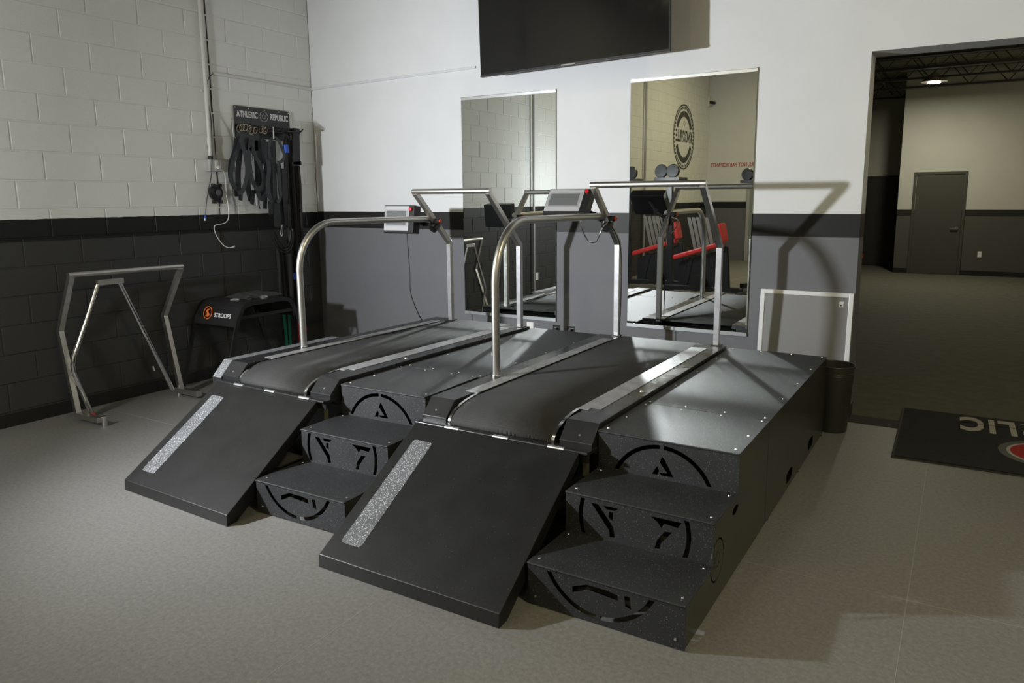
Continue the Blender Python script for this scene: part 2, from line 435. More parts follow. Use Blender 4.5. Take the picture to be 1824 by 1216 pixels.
def clip_poly(poly, y0, y1):
    """keep the part of a polygon with y0 <= y <= y1"""
    for lim, sgn in ((y0, 1), (y1, -1)):
        out = []
        for i in range(len(poly)):
            a, b = poly[i - 1], poly[i]
            ia, ib = sgn * (a[1] - lim) >= 0, sgn * (b[1] - lim) >= 0
            if ia != ib:
                t = (lim - a[1]) / (b[1] - a[1]); out.append((a[0] + t * (b[0] - a[0]), lim))
            if ib: out.append(b)
        poly = out
        if len(poly) < 3: return None
    return poly
def ring_pieces(R, wd, gaps, half=0.03, n=10):
    """annular sectors between gap angles (radians)"""
    g = sorted(gaps); out = []
    for i in range(len(g)):
        a0 = g[i] + half; a1 = (g[(i + 1) % len(g)] + (2 * PI if i == len(g) - 1 else 0)) - half
        A = [a0 + (a1 - a0) * k / n for k in range(n + 1)]
        out.append([(R * math.cos(a), R * math.sin(a)) for a in A] + [((R - wd) * math.cos(a), (R - wd) * math.sin(a)) for a in reversed(A)])
    return out
def star_pieces(Ro, Ri, wd, gap=0.003):
    """stencil star: each edge of a five point star as its own slot, kept clear of its neighbours"""
    P = []
    for k in range(10):
        a = PI / 2 + k * PI / 5; r = Ro if k % 2 == 0 else Ri
        P.append(Vector((r * math.cos(a), r * math.sin(a))))
    out = []
    for k in range(10):
        a, b = P[k], P[(k + 1) % 10]; d = (b - a).normalized(); nrm = Vector((-d.y, d.x))
        if nrm.dot(-(a + b) / 2) < 0: nrm = -nrm
        ga, gb = (3.2 * wd + gap, gap) if k % 2 == 0 else (gap, 3.2 * wd + gap)
        a2, b2 = a + d * ga, b - d * gb
        out.append([tuple(a2), tuple(b2), tuple(b2 + nrm * wd), tuple(a2 + nrm * wd)])
    return out
STENCIL = [
    [(0.0, .194), (.012, .184), (.056, .107), (-.002, .107), (-.013, .118), (.026, .122), (-.010, .166)],
    [(-.021, .147), (-.012, .130), (-.018, .107), (-.045, .107)],
    [(-.187, .060), (-.155, .060), (-.086, -.024), (-.077, -.070), (-.101, -.072), (-.104, -.044)],
    [(-.132, .060), (-.064, .060), (-.080, .046), (-.118, .046)],
    [(-.104, .038), (-.088, .038), (-.088, .000), (-.108, .014)],
    [(.075, .060), (.205, .060), (.188, .034), (.132, .040), (.122, .017), (.106, .040)],
    [(.136, .008), (.168, .012), (.122, -.045), (.118, -.072), (.095, -.072), (.106, -.034)],
    [(-.109, -.140), (-.050, -.116), (.032, -.116), (.077, -.124), (.080, -.146), (-.045, -.136), (-.109, -.164)],
    [(.103, -.118), (.125, -.116), (.132, -.168), (.108, -.158)]]

# ------------------------------------------------------------------ ROOM
X_END, Y_FRONT, CEIL = 9.6, -13.25, 5.4
OPX0, OPX1, OPZ = 5.121, 7.6, 2.515
TH = 0.245
fl = MB().box((-0.2, Y_FRONT - 0.2, -0.1), (X_END, 0.0, 0.0)).build('floor', M_floor); struct(fl)
# thin weld seams of the sheet vinyl, raised a hair
sm = MB()
for xx in (5.655, 3.83, 2.0, 7.48): sm.box((xx - 0.0012, Y_FRONT, 0.0), (xx + 0.0012, 0.0, 0.0006))
sm.box((0, -2.42, 0.0), (X_END, -2.4175, 0.0006))
M_seam = mat('seam_weld', (0.30, 0.29, 0.27), 0.5)
sm.build('seam', M_seam, fl)
ff = MB().box((-0.2, 0.19, -0.1), (X_END, 13.4, 0.001)).build('floor_far', M_turf); struct(ff)
tr = MB().box((OPX0, 0.0, -0.1), (OPX1, 0.19, 0.004)).build('trim_1', mat('threshold_strip', (0.024, 0.023, 0.020), 0.8)); struct(tr)

# --- left wall of concrete blocks
BW, BH, J = 0.4064, 0.2032, 0.008
wl = MB().box((-0.2, Y_FRONT, -0.1), (-0.0045, 0.0, CEIL)).build('wall_left', M_block); struct(wl)
def block_mesh(wd, name='block'):
    b = MB(); h = BH - J; x0, x1 = -0.0045, 0.0; e = 0.0035
    y, z = (wd - J) / 2, h / 2
    v = [(x0, -y, -z), (x0, y, -z), (x0, y, z), (x0, -y, z), (x1, -y + e, -z + e), (x1, y - e, -z + e), (x1, y - e, z - e), (x1, -y + e, z - e)]
    b.add(v, [(4, 5, 6, 7), (0, 1, 5, 4), (1, 2, 6, 5), (2, 3, 7, 6), (3, 0, 4, 7)])
    return b
Y0 = -2.8022
far = MB(); mesh_cache = {}
for k in range(-1, 26):
    zc = 0.1016 + BH * k + BH / 2
    odd = (k % 2 == 0)          # courses 0,2,4.. carry joints at odd half-blocks
    i = -2 + (1 if odd else 0)
    edges = []
    yj = Y0 + 0.2032 * (1 if odd else 0)
    while yj > Y_FRONT: yj -= BW
    while yj < 0.0:
        a, b_ = max(yj, Y_FRONT), min(yj + BW, 0.0)
        if b_ - a > 0.05: edges.append((a, b_))
        yj += BW
    for (a, b_) in edges:
        wd = round(b_ - a, 3); yc = (a + b_) / 2
        bm_ = block_mesh(wd)
        if b_ > -3.35 and 0.1 < zc < 3.4:
            if wd not in mesh_cache:
                o = bm_.build('block', M_block, wl); mesh_cache[wd] = o.data
            else:
                o = bpy.data.objects.new('block', mesh_cache[wd]); col.objects.link(o); o.parent = wl
            o.location = (random.uniform(-0.0008, 0.0012), yc, zc)
            o.rotation_euler = (random.uniform(-0.002, 0.002), 0, random.uniform(-0.002, 0.002))
        else:
            far.add(bm_.v, bm_.f, Matrix.Translation((0, yc, zc)))
fo = far.build('block_field', M_block, wl); fo['kind'] = 'stuff'
cj = MB()
prev = None
zz = 0.1
while zz < 3.6:
    cj.box((-0.003, -1.172 + random.uniform(-0.003, 0.003), zz), (0.0022, -1.162 + random.uniform(-0.003, 0.003), zz + 0.19)); zz += 0.2032
cj.build('control_joint', M_joint, wl)
bl = MB().box((0.0, Y_FRONT, 0.0), (0.006, 0.0, 0.098)).build('baseboard_left', M_base, bevel=0.002); struct(bl)

# --- back wall with the wide opening
wb = MB().box((0.0, 0.0, -0.1), (OPX0, TH, CEIL)).box((OPX0, 0.0, OPZ), (OPX1, TH, CEIL)).box((OPX1, 0.0, -0.1), (X_END, TH, CEIL)).build('wall_back', M_wall); struct(wb)
bb = MB().box((0.007, -0.006, 0.0), (OPX0 - 0.002, 0.0, 0.098)).build('baseboard_back', M_base, bevel=0.002); struct(bb)
# jamb lining
jm = MB().box((OPX0, 0.001, 0.0), (OPX0 + 0.004, TH - 0.001, 0.1)).build('baseboard_jamb', M_base); struct(jm)
wr = MB().box((X_END, Y_FRONT - 0.2, -0.1), (X_END + 0.2, 13.6, CEIL)).build('wall_right', M_wall); struct(wr)
wf = MB().box((-0.2, Y_FRONT - 0.2, -0.1), (X_END, Y_FRONT, CEIL)).build('wall_front', M_wall); struct(wf)
ce = MB().box((-0.2, Y_FRONT - 0.2, CEIL), (X_END + 0.2, TH, CEIL + 0.1)).build('ceiling', M_ceil); struct(ce)

# --- far room
FY, RY = 11.65, 13.2
wfar = MB().box((4.50, FY, -0.1), (X_END, FY + 0.15, 4.6)).box((4.50, FY + 0.15, -0.1), (4.65, RY, 4.6)).build('wall_far', M_farwall); struct(wfar)
wrec = MB().box((-0.2, RY, -0.1), (4.65, RY + 0.15, 4.6)).build('wall_recess', M_farwall); struct(wrec)
wfl = MB().box((-0.2, TH, -0.1), (0.0, RY, 4.6)).build('wall_far_left', M_farwall); struct(wfl)
bfar = MB().box((4.50, FY - 0.006, 0.0), (4.765, FY, 0.1)).box((5.71, FY - 0.006, 0.0), (X_END, FY, 0.1)).build('baseboard_far', M_base); struct(bfar)
# roof deck: ribbed sheet
dk = MB(); y = TH; zd = 4.02
ribs = []
while y < RY + 0.1:
    ribs += [(y, zd), (y + 0.09, zd), (y + 0.11, zd + 0.04), (y + 0.15, zd + 0.04), (y + 0.17, zd)]
    y += 0.17
n = len(ribs)
dk.v = [(-0.2, a, b_) for a, b_ in ribs] + [(X_END, a, b_) for a, b_ in ribs]
dk.f = [(i, i + 1, i + 1 + n, i + n) for i in range(n - 1)]
dko = dk.build('ceiling_far', M_deck); struct(dko)
def joist(y, zb=3.6, zt=3.99):
    t = thing('roof_joist', 'dark steel bar joist', 'joist', (0, y, zb))
    for z_, nm in ((0.0, 'bottom_chord'), (zt - zb - 0.03, 'top_chord')):
        MB().box((0.0, -0.045, z_), (X_END, -0.008, z_ + 0.035)).box((0.0, 0.008, z_), (X_END, 0.045, z_ + 0.035)).build(nm, M_steelj, t)
    wbm = MB(); x = 0.2; up = True
    while x < X_END - 0.4:
        a = (x, 0, 0.02 if up else zt - zb - 0.02); b_ = (x + 0.30, 0, zt - zb - 0.02 if up else 0.02)
        wbm.tube([a, b_], 0.010, 6); x += 0.30; up = not up
    wbm.build('web_bars', M_steelj, t)
    return t
jl = ['nearest bar joist, its bottom chord topmost in the wide opening', 'bar joist second from the top of the opening',
      'bar joist third from the top of the opening', 'bar joist fourth from the top of the opening, just before the hanging lamp',
      'bar joist closest to the pale far wall, lowest in the opening', 'bar joist beyond the wall corner above the recessed door']
for i, y in enumerate((6.05, 7.25, 8.46, 9.66, 10.86, 12.3)):
    o = joist(y); o['label'] = 'dark steel ' + jl[i]; o['group'] = 'roof joists of the far room'
# bridging lines running towards the camera
for i, x in enumerate((3.3, 4.1)):
    o = MB().box((x, 3.0, 3.78), (x + 0.03, RY, 3.81)).build('bridging_bar', mat('bridging_steel', (0.10, 0.095, 0.08), 0.5))
    tag(o, ('left' if i == 0 else 'right') + ' one of two pale bars crossing the joists above the recessed door', 'bar')
# hanging lamp
lt = thing('hanging_lamp', 'small hanging high bay lamp glowing between the joists of the far room', 'lamp', (5.07, 9.75, 3.5))
MB().lathe([(0.03, 0.22), (0.06, 0.20), (0.20, 0.06), (0.21, 0.05)], 24, cap0=True, cap1=False).build('shade', M_shade, lt, smooth=True)
MB().lathe([(0.0, 0.055), (0.10, 0.055), (0.10, 0.03), (0.0, 0.02)], 20, cap0=False, cap1=False).build('bulb', M_lamp, lt)
MB().tube([(0, 0, 0.22), (0, 0, 0.50)], 0.008, 8).build('hanger', M_steelj, lt)
# far doors
def far_door(x0, x1, y, z1, m, nm, handle=True):
    fr = MB().box((x0, y - 0.03, 0), (x0 + 0.05, y, z1)).box((x1 - 0.05, y - 0.03, 0), (x1, y, z1)).box((x0 + 0.05, y - 0.03, z1 - 0.05), (x1 - 0.05, y, z1)).build(nm, m, bevel=0.003)
    struct(fr)
    lf = MB().box((x0 + 0.055, y - 0.012, 0.01), (x1 - 0.055, y, z1 - 0.055)).build('door_leaf', m, fr)
    if handle:
        MB().lathe([(0.0, 0.0), (0.028, 0.0), (0.028, 0.015), (0.0, 0.015)], 16, frame((x1 - 0.12, y - 0.012, 0.93), (1, 0, 0), (0, 0, 1))).box((x1 - 0.24, y - 0.06, 0.92), (x1 - 0.11, y - 0.045, 0.94)).box((x1 - 0.127, y - 0.06, 0.922), (x1 - 0.113, y - 0.012, 0.938)).build('door_handle', M_chrome, fr)
    return fr
far_door(4.765, 5.710, FY, 2.05, M_door, 'door_1')
far_door(3.55, 4.40, RY, 2.03, M_door2, 'door_2', False)
ro = MB().box((5.99, FY - 0.008, 0.37), (6.06, FY, 0.485)).build('wall_outlet', M_white, bevel=0.002)
tag(ro, 'ivory outlet low on the far wall right of the grey door', 'outlet')
rb = MB().box((3.64, RY - 0.03, 0.16), (3.76, RY - 0.005, 0.26)).build('red_box', M_redprint)
tag(rb, 'small red box low beside the opening edge in the far recess', 'box')

# ------------------------------------------------------------------ things on the left wall
# white conduit pipe
cp = thing('conduit_pipe', 'white conduit pipe running down the block wall to the outlet box', 'pipe', (0.0, -1.236, 1.95))
MB().tube([(0.028, -0.004, 0.0), (0.028, 0.003, 0.9), (0.028, 0.008, 3.4)], 0.0165, 14).build('pipe', M_pipe, cp, smooth=True)
MB().tube([(0.028, -0.004, 0.10), (0.028, -0.003, 0.16)], 0.0205, 14).build('coupling', M_pipe, cp, smooth=True)
MB().tube([(0.028, -0.004, -0.02), (0.028, -0.004, 0.01)], 0.021, 12).build('connector', M_black, cp)
for z in (0.55, 1.5, 2.4): MB().box((0.0, -0.03, z), (0.012, 0.035, z + 0.02)).build('pipe_strap', M_pipe, cp)
ob = thing('outlet_box', 'grey outlet box at the foot of the white conduit pipe', 'outlet', (0.0, -1.215, 1.878))
MB().box((0.0, -0.063, -0.052), (0.052, 0.063, 0.052)).build('box_body', M_boxgrey, ob, bevel=0.004)
MB().box((0.052, -0.060, -0.050), (0.056, 0.060, 0.050)).build('cover_plate', mat('pale_cover', (0.6, 0.6, 0.6), 0.35, 0.4), ob, bevel=0.002)
MB().box((0.056, -0.005, -0.028), (0.058, 0.028, 0.038)).build('socket', M_white, ob)
MB().box((0.057, 0.008, -0.032), (0.078, 0.036, -0.004)).build('charger_plug', M_white, ob, bevel=0.003)
wc = MB().tube([(0.075,-1.226,1.862),(0.090,-1.204,1.857),(0.060,-1.143,1.831),(0.040,-1.111,1.759),(0.030,-1.108,1.636),(0.030,-1.098,1.552),(0.030,-1.097,1.487),(0.030,-1.103,1.422),(0.030,-1.136,1.383),(0.030,-1.189,1.370),(0.030,-1.230,1.366),(0.030,-1.254,1.353),(0.030,-1.257,1.318),(0.030,-1.239,1.268),(0.030,-1.203,1.212),(0.040,-1.173,1.175),(0.050,-1.135,1.158),(0.060,-1.107,1.162)], 0.0035, 8, smooth_steps=5).build('charging_cable', M_white, smooth=True)
tag(wc, 'white charging cable curling down from the outlet box', 'cable')
wt = MB().tube([(0.060,-1.107,1.162),(0.060,-1.082,1.168)], 0.006, 8).build('plug_tip', M_white, wc)
bc = MB().tube([(0.020,-1.155,2.655),(0.030,-1.199,2.616),(0.030,-1.221,2.553),(0.030,-1.226,2.431),(0.040,-1.217,2.305),(0.070,-1.241,2.160),(0.085,-1.261,2.031),(0.085,-1.273,1.898),(0.080,-1.288,1.779),(0.070,-1.319,1.659),(0.060,-1.337,1.563),(0.050,-1.351,1.448)], 0.004, 8, smooth_steps=5).build('network_cable', M_black, smooth=True)
tag(bc, 'black network cable hanging in front of the outlet box with blue plug', 'cable')
pb = MB().tube([(0.050,-1.351,1.448),(0.050,-1.357,1.424)], 0.009, 8).build('cable_plug', M_blue, bc)
pc = MB().tube([(0.050,-1.357,1.424),(0.050,-1.361,1.405)], 0.006, 8).build('plug_tip', M_white, bc)
rc = thing('wire_raceway', 'slim painted wire raceway crossing the corner between block wall and white wall', 'raceway', (0, 0, 2.665))
MB().box((0.0, -1.14, -0.012), (0.015, -0.018, 0.012)).build('wall_run', M_pipe, rc, bevel=0.003)
MB().prism([(0.018, -0.008), (1.99, 0.022), (1.99, 0.042), (0.018, 0.014)], -0.013, 0.0, 'y').build('back_run', mat('drywall_raceway', (0.62, 0.63, 0.66), 0.5), rc, bevel=0.003)
MB().box((0.0, -0.02, -0.015), (0.02, 0.0, 0.016)).build('corner_piece', M_pipe, rc, bevel=0.002)
# reel on the wall
rl = thing('cable_reel', 'round black wall bracket on a square plate below the outlet box', 'bracket', (0.0, -1.20, 1.64))
MB().box((0.0, -0.030, -0.075), (0.02, 0.050, 0.075)).box((0.0, -0.038, 0.055), (0.03, -0.012, 0.085)).box((0.0, 0.030, 0.055), (0.03, 0.056, 0.085)).box((0.0, -0.038, -0.09), (0.03, -0.012, -0.06)).box((0.0, 0.032, -0.09), (0.03, 0.056, -0.06)).build('plate', M_blackmetal, rl, bevel=0.003)
MB().lathe([(0.0, 0.0), (0.068, 0.0), (0.068, 0.018), (0.045, 0.028), (0.030, 0.028), (0.0, 0.030)], 28, frame((0.015, -0.010, 0.005), (0, 1, 0), (0, 0, 1)), cap0=False, cap1=False).build('wheel', M_blackmetal, rl, smooth=True)
MB().lathe([(0.0, 0.0), (0.026, 0.0), (0.024, 0.008), (0.0, 0.010)], 20, frame((0.046, 0.0, 0.005), (0, 1, 0), (0, 0, 1)), cap0=False, cap1=False).build('hub', mat('grey_hub', (0.10, 0.11, 0.12), 0.4), rl, smooth=True)

# harness rack
rk = thing('harness_rack', 'black steel harness rack with cut-out lettering on the block wall', 'rack', (0.0, -0.64, 2.14))
# sheet: local u along +y
MB().box((0.012, -0.318, 0.0), (0.016, 0.318, 0.10)).build('lower_plate', M_blackmetal, rk)
MB().box((0.012, -0.318, 0.10), (0.020, 0.318, 0.278)).build('sign_plate', M_blackmetal, rk, bevel=0.004)
MB().prism([(0.020, 0.118), (0.105, 0.090), (0.105, 0.060), (0.101, 0.060), (0.101, 0.086), (0.020, 0.112)], -0.318, 0.318, 'y').build('hook_shelf', M_blackmetal, rk)
text_mesh('ATHLETIC', 0.078, M_whiteprint, rk, frame((0.0212, -0.175, 0.205), (0, 1, 0), (0, 0, 1)), xs=0.66, bold=0.001)
text_mesh('REPUBLIC', 0.078, M_whiteprint, rk, frame((0.0212, 0.190, 0.205), (0, 1, 0), (0, 0, 1)), xs=0.64, bold=0.001)
em = MB(); fm = frame((0.0205, 0.010, 0.205), (0, 1, 0), (0, 0, 1))
for pc_ in ring_pieces(0.047, 0.004, [0.0, PI * 0.55, PI, PI * 1.5], 0.12): em.prism(pc_, 0, 0.002, 'z', fm)
for pc_ in star_pieces(0.034, 0.016, 0.003, 0.001): em.prism(pc_, 0, 0.002, 'z', fm)
em.build('emblem', mat('grey_print', (0.38, 0.38, 0.37), 0.5), rk)
for yy in (-0.305, -0.16, 0.02, 0.19, 0.305):
    MB().lathe([(0, 0), (0.006, 0), (0.004, 0.003), (0, 0.003)], 8, frame((0.020, yy, 0.262), (0, 1, 0), (0, 0, 1))).build('screw', M_screw, rk)
for k in range(8):
    yy = -0.28 + k * 0.080
    MB().tube([(0.10, yy, 0.075), (0.16, yy, 0.075), (0.21, yy, 0.078), (0.235, yy, 0.10)], 0.006, 8).build('hook', M_blackmetal, rk, smooth=True)
# end bracket with the long last prong
MB().box((0.02, 0.26, 0.06), (0.14, 0.33, 0.115)).build('end_bracket', M_blackmetal, rk, bevel=0.003)
MB().tube([(0.200,-0.532,2.209),(0.200,-0.409,2.215),(0.200,-0.353,2.222),(0.200,-0.324,2.245)], 0.005, 8).build('long_prong', M_blackmetal, rk).matrix_parent_inverse = Matrix.Translation((0.0, 0.64, -2.14))

def ribbon(b, pts, width, thick=0.003, k=5, axis=(0, 1, 0), twist=None):
    P = spline(pts, k)
    up = Vector((1, 0, 0))
    return b.sweep(P, [(-width / 2, -thick / 2), (width / 2, -thick / 2), (width / 2, thick / 2), (-width / 2, thick / 2)], up=up)
def harness(label, paths, rings, m, grp='webbing harnesses on the wall rack'):
    t = thing('harness', label, 'harness', (0, 0, 0), 0, grp)
    for nm, wd, pts in paths:
        b = MB(); ribbon(b, pts, wd); b.build(nm, m if nm != 'tail' else M_web2, t)
    for (c, r) in rings:
        MB().tube([(c[0] + 0.01 * math.sin(a), c[1] + r * math.cos(a) * 0.8, c[2] + r * math.sin(a)) for a in [2 * PI * i / 16 for i in range(16)]], 0.0035, 6, closed=True).build('ring', mat('brass_ring', (0.65, 0.58, 0.45), 0.25, 1.0), t, smooth=True)
    return t
harness('leftmost webbing harness on the rack, a fat loop with two short tails', [
    ('strap', 0.040, [(0.200,-1.029,2.131),(0.200,-1.078,2.036),(0.200,-1.140,1.923),(0.200,-1.173,1.803),(0.200,-1.158,1.707),(0.200,-1.093,1.649)]),
    ('strap', 0.040, [(0.230,-1.078,2.112),(0.230,-1.041,1.989),(0.230,-1.028,1.854),(0.230,-1.049,1.747),(0.230,-1.092,1.659),(0.230,-1.141,1.639)]),
    ('strap', 0.042, [(0.170,-1.071,2.115),(0.170,-1.097,2.008),(0.170,-1.147,1.900),(0.170,-1.163,1.780),(0.170,-1.125,1.683)]),
    ('tail', 0.045, [(0.190,-1.120,1.717),(0.190,-1.124,1.668),(0.190,-1.123,1.610)]),
    ('tail', 0.040, [(0.210,-1.092,1.683),(0.210,-1.096,1.629),(0.210,-1.107,1.576)]),
    ('strap', 0.055, [(0.140,-0.993,2.121),(0.140,-1.023,1.979),(0.140,-1.053,1.831),(0.140,-1.060,1.684)]),
    ('strap', 0.035, [(0.150,-0.940,2.134),(0.150,-0.935,1.982),(0.150,-0.957,1.858),(0.150,-0.949,1.735)]),
    ('top_pad', 0.13, [(0.180,-0.997,2.172),(0.180,-1.020,2.108),(0.180,-1.046,2.020)])],
    [((0.190,-1.050,2.197), 0.030), ((0.210,-1.036,2.206), 0.030), ((0.200,-0.992,2.210), 0.030)], M_web)
harness('second webbing harness from the left, its loop reaching just lower', [
    ('strap', 0.040, [(0.200,-0.940,2.122),(0.200,-0.970,1.979),(0.200,-0.968,1.857),(0.200,-0.952,1.749),(0.200,-0.909,1.680),(0.200,-0.857,1.695),(0.200,-0.827,1.761),(0.200,-0.844,1.860),(0.200,-0.904,1.967),(0.200,-0.952,2.043)]),
    ('strap', 0.036, [(0.170,-0.861,2.109),(0.170,-0.859,1.985),(0.170,-0.831,1.862),(0.170,-0.788,1.772),(0.170,-0.770,1.681)]),
    ('strap', 0.034, [(0.150,-0.971,1.769),(0.150,-0.978,1.685),(0.150,-0.960,1.600),(0.150,-0.933,1.560)]),
    ('tail', 0.040, [(0.160,-0.926,1.670),(0.160,-0.931,1.600),(0.160,-0.943,1.540)]),
    ('tail', 0.012, [(0.170,-0.871,1.600),(0.170,-0.876,1.539),(0.170,-0.867,1.499)]),
    ('strap', 0.050, [(0.120,-0.843,2.132),(0.120,-0.832,1.963),(0.120,-0.833,1.787),(0.120,-0.858,1.635)]),
    ('strap', 0.045, [(0.130,-0.922,1.860),(0.130,-0.941,1.710),(0.130,-0.934,1.570)]),
    ('top_pad', 0.12, [(0.170,-0.886,2.176),(0.170,-0.886,2.107),(0.170,-0.887,2.018)])],
    [((0.200,-0.928,2.186), 0.032), ((0.170,-0.927,2.202), 0.028), ((0.190,-0.877,2.195), 0.026)], M_web)
harness('third webbing harness from the left with a bunched grey sling', [
    ('strap', 0.050, [(0.190,-0.790,2.122),(0.190,-0.795,2.052),(0.190,-0.788,1.983),(0.190,-0.781,1.913)]),
    ('strap', 0.036, [(0.150,-0.794,2.114),(0.150,-0.779,1.989),(0.150,-0.753,1.839),(0.150,-0.790,1.701),(0.150,-0.820,1.635)]),
    ('strap', 0.050, [(0.110,-0.746,2.138),(0.110,-0.773,1.966),(0.110,-0.776,1.763),(0.110,-0.802,1.610)]),
    ('strap', 0.045, [(0.120,-0.726,2.018),(0.120,-0.729,1.815),(0.120,-0.750,1.636),(0.120,-0.768,1.497)]),
    ('sling', 0.045, [(0.180,-0.893,1.670),(0.180,-0.873,1.610),(0.180,-0.843,1.590),(0.180,-0.809,1.610),(0.180,-0.785,1.671)]),
    ('strap', 0.040, [(0.130,-0.714,2.109),(0.130,-0.691,1.918),(0.130,-0.720,1.713),(0.130,-0.716,1.600)])],
    [((0.190,-0.814,2.204), 0.028), ((0.170,-0.766,2.204), 0.028), ((0.200,-0.773,2.197), 0.026)], M_web)
harness('large waist belt harness whose collar loop hangs from a chrome prong', [
    ('collar', 0.030, [(0.230,-0.762,1.943),(0.230,-0.775,2.022),(0.230,-0.756,2.103),(0.230,-0.708,2.140),(0.230,-0.658,2.118),(0.230,-0.624,2.050),(0.230,-0.602,1.990),(0.230,-0.626,1.938),(0.230,-0.687,1.915)]),
    ('strap', 0.042, [(0.220,-0.795,1.981),(0.220,-0.779,1.862),(0.220,-0.802,1.736),(0.220,-0.797,1.635),(0.220,-0.771,1.558)]),
    ('strap', 0.046, [(0.200,-0.693,1.916),(0.200,-0.705,1.763),(0.200,-0.709,1.635),(0.200,-0.702,1.548)]),
    ('strap', 0.034, [(0.220,-0.665,1.916),(0.220,-0.664,1.763),(0.220,-0.660,1.635),(0.220,-0.678,1.578),(0.220,-0.712,1.558)]),
    ('strap', 0.060, [(0.180,-0.714,1.926),(0.180,-0.720,1.763),(0.180,-0.732,1.610),(0.180,-0.731,1.548)]),
    ('strap', 0.055, [(0.150,-0.604,1.910),(0.150,-0.599,1.714),(0.150,-0.596,1.505),(0.150,-0.596,1.320)]),
    ('strap', 0.060, [(0.130,-0.636,2.124),(0.130,-0.645,1.920),(0.130,-0.652,1.662),(0.130,-0.649,1.453)]),
    ('tail', 0.065, [(0.200,-0.759,1.569),(0.200,-0.763,1.518),(0.200,-0.763,1.446)]),
    ('tail', 0.055, [(0.210,-0.704,1.558),(0.210,-0.707,1.429),(0.210,-0.708,1.330)]),
    ('tail', 0.050, [(0.180,-0.574,1.869),(0.180,-0.580,1.609),(0.180,-0.574,1.426),(0.180,-0.574,1.336)])],
    [], M_web)
cpv = MB().tube([(0.240,-0.719,2.234),(0.240,-0.721,2.184),(0.240,-0.721,2.124)], 0.006, 8).build('carabiner', M_chrome, smooth=True)
tag(cpv, 'bright steel hanging link at the top of the waist belt harness', 'carabiner')
cb = MB().tube([(0.220,-0.670,1.345),(0.220,-0.657,1.329),(0.220,-0.665,1.277),(0.220,-0.677,1.246),(0.220,-0.690,1.252),(0.220,-0.679,1.309),(0.220,-0.670,1.345)], 0.0045, 8, smooth_steps=3).build('carabiner', M_chrome, smooth=True)
tag(cb, 'steel snap hook low on the bungee cords beside the black loop handles', 'carabiner')
for i, (lab, pts) in enumerate((
    ('inner of the black rubber tube loops below the waist belt harness', [(0.200,-0.735,1.295),(0.200,-0.714,1.237),(0.200,-0.678,1.177),(0.200,-0.634,1.143),(0.200,-0.592,1.156),(0.200,-0.561,1.208),(0.200,-0.554,1.293)]),
    ('middle of the black rubber tube loops below the waist belt harness', [(0.200,-0.756,1.285),(0.200,-0.735,1.217),(0.200,-0.694,1.152),(0.200,-0.643,1.112),(0.200,-0.587,1.130),(0.200,-0.549,1.186),(0.200,-0.526,1.302)]),
    ('outer of the black rubber tube loops below the waist belt harness', [(0.200,-0.778,1.250),(0.200,-0.750,1.186),(0.200,-0.709,1.121),(0.200,-0.651,1.091),(0.200,-0.583,1.103),(0.200,-0.537,1.164),(0.200,-0.514,1.286)]))):
    o = MB().tube(pts, 0.008, 8, smooth_steps=4).build('resistance_tube', M_black, smooth=True)
    tag(o, lab, 'tube', 'rubber tube loops')
# bungee cords
cords = [
    ('first cord from the left of the bungee bundle, ending above the bench', [(0.160,-0.707,1.220),(0.160,-0.682,1.113),(0.160,-0.676,0.927),(0.160,-0.683,0.756),(0.160,-0.683,0.669)], 0.011),
    ('second cord from the left of the bungee bundle, ending above the bench', [(0.140,-0.649,1.137),(0.140,-0.628,0.975),(0.140,-0.620,0.813),(0.140,-0.619,0.650)], 0.011),
    ('third cord from the left of the bungee bundle, ending above the bench', [(0.120,-0.578,1.132),(0.120,-0.569,0.970),(0.120,-0.561,0.806),(0.120,-0.553,0.641)], 0.010),
    ('thick cord just right of the waist belt with upper blue tape', [(0.170,-0.527,2.191),(0.170,-0.530,1.974),(0.170,-0.540,1.662),(0.170,-0.544,1.345),(0.170,-0.548,1.024),(0.170,-0.554,0.753),(0.170,-0.562,0.563)], 0.015),
    ('long cord with light frayed edge right of the blue tape', [(0.140,-0.409,2.138),(0.140,-0.429,1.875),(0.140,-0.428,1.609),(0.140,-0.427,1.341),(0.140,-0.444,1.016),(0.140,-0.469,0.687),(0.140,-0.482,0.411)], 0.012),
    ('long cord hanging from the end bracket, second from the right', [(0.130,-0.383,1.903),(0.130,-0.376,1.717),(0.130,-0.382,1.448),(0.130,-0.395,1.176),(0.130,-0.430,0.794),(0.130,-0.462,0.463)], 0.013),
    ('rightmost long cord hanging past the black sleeve', [(0.150,-0.366,1.903),(0.150,-0.359,1.717),(0.150,-0.364,1.555),(0.150,-0.365,1.339),(0.150,-0.386,1.067),(0.150,-0.420,0.794)], 0.012),
    ('cord hidden behind the others carrying the lower blue tape', [(0.100,-0.417,2.191),(0.100,-0.427,1.876),(0.100,-0.439,1.449),(0.100,-0.446,1.069),(0.100,-0.460,0.795),(0.100,-0.478,0.463)], 0.014),
]
cobs = []
for lab, pts, r in cords:
    o = MB().tube(pts, r * 1.4, 10, smooth_steps=4).build('bungee_cord', M_bungee, smooth=True); tag(o, 'black ' + lab, 'cord', 'bungee cords on the rack'); cobs.append(o)
MB().tube([(0.180,-0.534,2.087),(0.180,-0.529,2.015)], 0.027, 12).build('blue_tape', M_blue, cobs[3], smooth=True)
MB().tube([(0.140,-0.500,0.878),(0.140,-0.498,0.817)], 0.032, 12).build('blue_tape', M_blue, cobs[7], smooth=True)
slv = MB(); ribbon(slv, [(0.170,-0.395,2.226),(0.170,-0.402,2.085),(0.170,-0.407,1.980),(0.170,-0.408,1.911)], 0.085, 0.02); slv = slv.build('cord_sleeve', M_web2)
